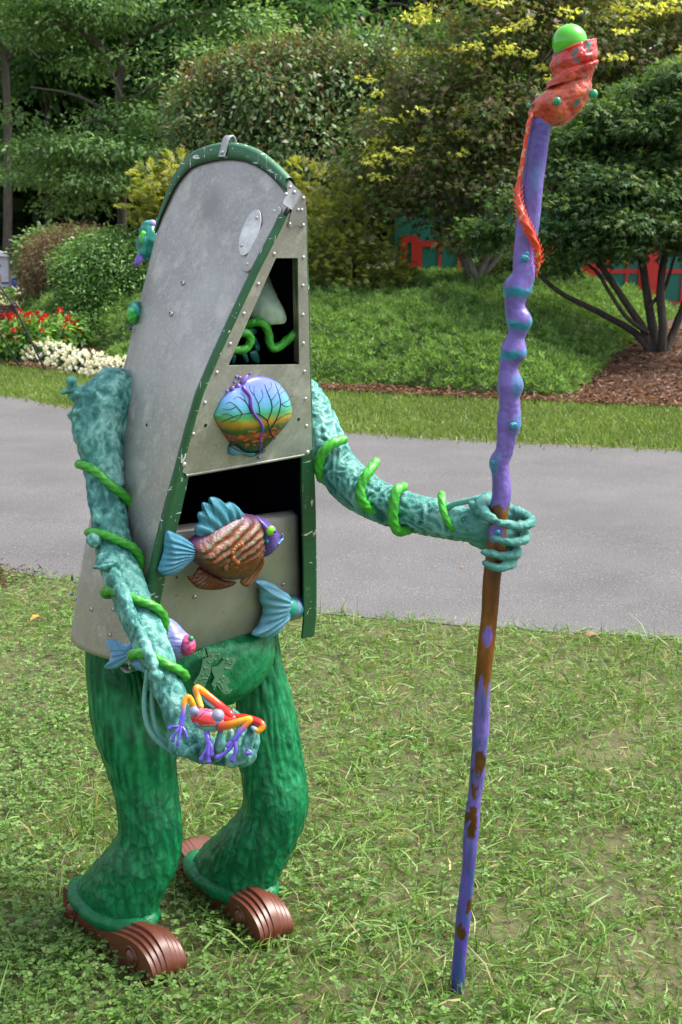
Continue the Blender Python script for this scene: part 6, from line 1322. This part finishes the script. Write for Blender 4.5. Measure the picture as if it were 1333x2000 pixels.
# knots with little eyes
for px, py, r in ((1025, 505, 9), (1003, 831, 8), (964, 903, 5), (972, 1040, 6), (1028, 498, 6)):
    h = shaft_b.ray_cast(CP, ray(px, py).normalized()); p = h[0] if h[0] else at(px, py, YS); s = zc(p) / F_PX; V, F = ell(p, (Vector((r * s, 0, 0)), Vector((0, r * .6 * s, 0)), Vector((0, 0, r * .9 * s))), 20, 14); V, d = displaced(V, F, lambda q: .0022 * noise.noise(q * 160)); mb = MB(); mb.add(V, F, tuple(TE)); part('knot', mb, M['plain'], staff)
# coral head
def c7(x, y): return at(960 + x / 3.775, 30 + y / 3.775, YS)
SEC = [((278, 735), (440, 828)), ((283, 690), (560, 795)), ((292, 640), (650, 715)), ((345, 600), (705, 620)), ((405, 548), (738, 545)), ((430, 520), (745, 480)), ((402, 540), (752, 440)), ((402, 520), (770, 395)), ((412, 488), (788, 340)), ((450, 465), (770, 345)), ((462, 440), (762, 330)), ((440, 405), (786, 300)), ((425, 385), (792, 268)), ((436, 350), (785, 235)), ((458, 305), (774, 192)), ((462, 288), (768, 170)), ((490, 285), (735, 190)), ((525, 275), (700, 205))]
S = []
for a, b in SEC:
    A, B = c7(*a), c7(*b); S.append(((A + B) / 2, (B - A) / 2, Vector((0, 1, 0)) * (B - A).length * .45))
V, F = loft(smooth_sections(S, 130), 90)
V, d = displaced(V, F, lambda p: .0045 * noise.noise(p * 42) + .0060 * (-max(0, .45 - noise.voronoi(p * 85)[0][0])) + .001 * noise.noise(p * 160))
zz = (V[:, 2] - V[:, 2].min()) / (V[:, 2].max() - V[:, 2].min()); cA, cB, cD = np.array(srgb(232, 112, 78)), np.array(srgb(216, 62, 62)), np.array(srgb(176, 52, 38)); f = np.clip((zz - .45) * 3.5, 0, 1)[:, None]; hh = np.clip((d + .003) / .006, 0, 1)[:, None]
C = (cA * (1 - f) + cB * f) * hh + cD * (1 - hh) * .9; sp_ = np.array([noise.noise(Vector(p) * 60) for p in V]); C[sp_ > .47] = srgb(50, 120, 116)
mb = MB(); mb.add(V, F, C); part('coral_head', mb, m_paint('coral_paint', .3, .2, 60, .6, 90, coat=.2, bdist=.008), staff)
p = c7(578, 200); s = zc(p) / F_PX / 3.775; mb = MB(); mb.add(*ball(p, 130 * s, 48, 32), (.085, .52, .02)); part('green_ball', mb, M['gloss'], staff)
for x, y, r, dy in ((270, 668, 18, -.01), (455, 648, 31, -.048), (730, 590, 34, -.03), (765, 385, 16, .0)):
    mb = MB(); mb.add(*ball(c7(x, y) + Vector((0, dy, 0)), r * s, 20, 12), srgb(24, 150, 104)); part('green_stud', mb, M['gloss'], staff)
mb = MB(); dr = [(288, 735, -.02), (266, 800, -.022), (242, 930, -.020), (214, 1120, -.018), (190, 1270, -.016), (192, 1380, -.022), (215, 1480, -.03), (250, 1560, -.035), (290, 1640, -.034), (326, 1730, -.028), (336, 1820, -.022), (322, 1920, -.015)]
DP = [c7(x, y) + Vector((0, dy, 0)) for x, y, dy in dr]; dR = [x * s for x in (14, 17, 14, 17, 19, 25, 28, 27, 26, 24, 18, 7)]
V, F, _ = tube(DP, dR, 14, n=150, twist=(3, 220, .16)); mb.add(V, F, np.where(np.array([noise.noise(Vector(q) * 110) for q in V])[:, None] > .25, np.array([srgb(225, 150, 110)]), np.array([srgb(222, 62, 24)])))
serp = part('orange_serpent', mb, M['gloss'], staff); DPn = catmull([tuple(p) for p in DP], 60); mb = MB()
for k in range(22, 56):
    p = Vector(DPn[k]); t_ = (Vector(DPn[min(k + 1, 59)]) - p).normalized(); sg = 1 if k % 2 else -1; sd_ = t_.cross(Vector((0, 1, 0))).normalized() * sg * (-1)
    mb.add(*tube([p, p + sd_ * 28 * s - t_ * 12 * s, p + sd_ * 42 * s - t_ * 38 * s], [11 * s, 9 * s, 2 * s], 6), srgb(226, 70, 26))
setk(part('spines', mb, M['gloss'], serp), 'stuff')

# ==================================================================== THE TREE FROG in the open palm
YF = 2.33
def q4(x, y, dy=0): return at(*c4(x, y), YF + dy)
fr0 = q4(850, 930); frog = thing('painted_tree_frog', 'red and orange painted tree frog with purple feet sitting in the open teal palm', 'frog', fr0)
sF = zc(fr0) / F_PX / 3.703
RED, ORG, YEL, PRP, SKY_ = np.array(srgb(216, 50, 40)), np.array(srgb(236, 120, 26)), np.array(srgb(248, 176, 38)), np.array(srgb(104, 82, 200)), np.array(srgb(110, 178, 210))
S = [(q4(760, 850, -.006), EXF * 28 * sF, UPV * 20 * sF), (q4(800, 850, -.004), EXF * 10 * sF + FW * .0, UPV * 70 * sF)]
mb = MB(); V, F = ell(q4(835, 838, -.004), (EXF * 122 * sF - UPV * 26 * sF, FW * 66 * sF, UPV * 80 * sF + EXF * 8 * sF), 40, 26)
V = V + 0; rel = (V - np.array(tuple(q4(835, 838, -.004)))); xx, zz = rel[:, 0] / sF, (rel @ np.array(tuple(UPV))) / sF
C = np.tile(RED, (len(V), 1)); m_ = (zz < -28 + .06 * xx); C[m_] = srgb(120, 176, 150); m_ = (zz < -12) & (xx < -60); C[m_] = SKY_; m_ = (zz > 42) & (xx < 40); C[m_] = srgb(205, 96, 140); m_ = (xx > 70) & (zz < 0); C[m_] = srgb(60, 120, 170)
mb.add(V, F, C); fbv = mb.bvh(); part('head', mb, M['gloss'], frog)
mb = MB(); V, F = ell(q4(985, 835, .02), (EXF * 105 * sF - UPV * 10 * sF, FW * 45 * sF, UPV * 48 * sF), 32, 20); mb.add(V, F, tuple(RED)); part('body', mb, M['gloss'], frog)
def on_frog(x, y, l=0): 
    h = fbv.ray_cast(CP, ray(*c4(x, y)).normalized()); return (h[0] if h[0] else q4(x, y)) - FW * l
mb = MB(); mb.add(*tube([on_frog(742, 868), on_frog(780, 885), on_frog(840, 882), on_frog(900, 880), on_frog(930, 866)], 3 * sF, 6, n=20), (.05, .01, .01)); mb.add(*tube([on_frog(762, 832), on_frog(800, 795), on_frog(840, 768)], 3 * sF, 6, n=12), (.01, .005, .005)); mb.add(*tube([on_frog(815, 765), on_frog(850, 775), on_frog(880, 760)], 3 * sF, 6, n=12), (.01, .005, .005)); setk(part('mouth_lines', mb, M['gloss'], frog), 'stuff')
te = NT('eye_glass'); te.fin((.34, .45, .66), .08, 0, coat=.6); te.b.inputs['Transmission Weight'].default_value = .45
for x, y, r, dy in ((738, 772, 37, -.012), (912, 804, 46, -.036)):
    mb = MB(); mb.add(*ball(q4(x, y, dy), r * sF, 28, 18)); part('eye', mb, te.m, frog)
def limbp(pts, rad, cols, name='leg'):
    mb = MB(); P = [q4(x, y, dy) for x, y, dy in pts]; mb.add(*tube(P, np.array(rad) * sF, 14, n=50, cols=cols)); return part(name, mb, M['gloss'], frog)
def toes(parent, pts, r=11):
    for pth in pts:
        P = [q4(x, y, dy) for x, y, dy in pth]; mb = MB(); V, F, _ = tube(P, [r * 1.0 * sF, r * .95 * sF, r * .95 * sF, r * 1.4 * sF][-len(P):], 12, n=20); mb.add(V, F, tuple(PRP)); part('toe', mb, M['gloss'], parent)
l_ = limbp([(735, 745, -.006), (712, 690, -.01), (690, 672, -.014), (668, 705, -.018), (656, 800, -.022), (645, 880, -.026)], [26, 24, 22, 20, 17, 20], [ORG, YEL, ORG, YEL, PRP * 1.4, PRP])
toes(l_, [[(645, 880, -.026), (610, 885, -.03), (580, 885, -.03), (562, 898, -.03)], [(640, 885, -.028), (612, 920, -.034), (592, 955, -.036), (585, 985, -.036)], [(645, 890, -.03), (635, 940, -.036), (625, 985, -.04), (620, 1012, -.04)], [(655, 890, -.028), (672, 915, -.032), (682, 940, -.034), (686, 958, -.034)]])
limbp([(1000, 800, .02), (930, 740, .035), (840, 660, .045), (770, 605, .045), (752, 620, .04), (770, 680, .035), (790, 740, .02)], [34, 32, 26, 24, 24, 22, 20], [RED, RED, ORG, YEL, ORG, YEL, YEL])
limbp([(780, 650, .05), (830, 705, .045), (880, 745, .035)], [14, 16, 14], [SKY_, SKY_, SKY_])
l_ = limbp([(935, 885, -.02), (1000, 872, -.03), (1080, 846, -.036), (1140, 832, -.038), (1118, 868, -.042), (1070, 925, -.046), (1030, 985, -.048)], [34, 30, 26, 24, 20, 18, 22], [RED, ORG, YEL, YEL, ORG, PRP * 1.4, PRP])
toes(l_, [[(1030, 985, -.048), (1000, 1040, -.052), (950, 1085, -.054), (908, 1108, -.054)], [(1035, 995, -.05), (1040, 1050, -.054), (1028, 1095, -.056), (1015, 1125, -.056)], [(1020, 990, -.048), (1000, 1005, -.05), (985, 1020, -.05)]], 15)
limbp([(1050, 815, .02), (1130, 830, .01), (1215, 858, .0), (1232, 885, -.005), (1205, 915, -.008), (1165, 895, -.004)], [26, 30, 28, 24, 22, 18], [RED, RED, RED, ORG, YEL, SKY_])
l_ = limbp([(830, 920, -.01), (838, 970, -.02), (850, 1010, -.03)], [22, 20, 22], [PRP * 1.3, PRP * 1.2, PRP])
toes(l_, [[(845, 1010, -.03), (825, 1060, -.036), (805, 1095, -.038), (793, 1120, -.038)], [(850, 1015, -.032), (842, 1070, -.04), (842, 1110, -.042), (842, 1135, -.042)], [(860, 1010, -.03), (866, 1040, -.036), (866, 1065, -.038), (864, 1085, -.038)]], 16)
mb = MB()
for pth in ([(1130, 1060, -.03), (1150, 1075, -.032), (1120, 1078, -.034)],):
    mb.add(*tube([q4(x, y, dy) for x, y, dy in pth], 14 * sF, 10, n=14), tuple(PRP))
part('toe', mb, M['gloss'], frog)
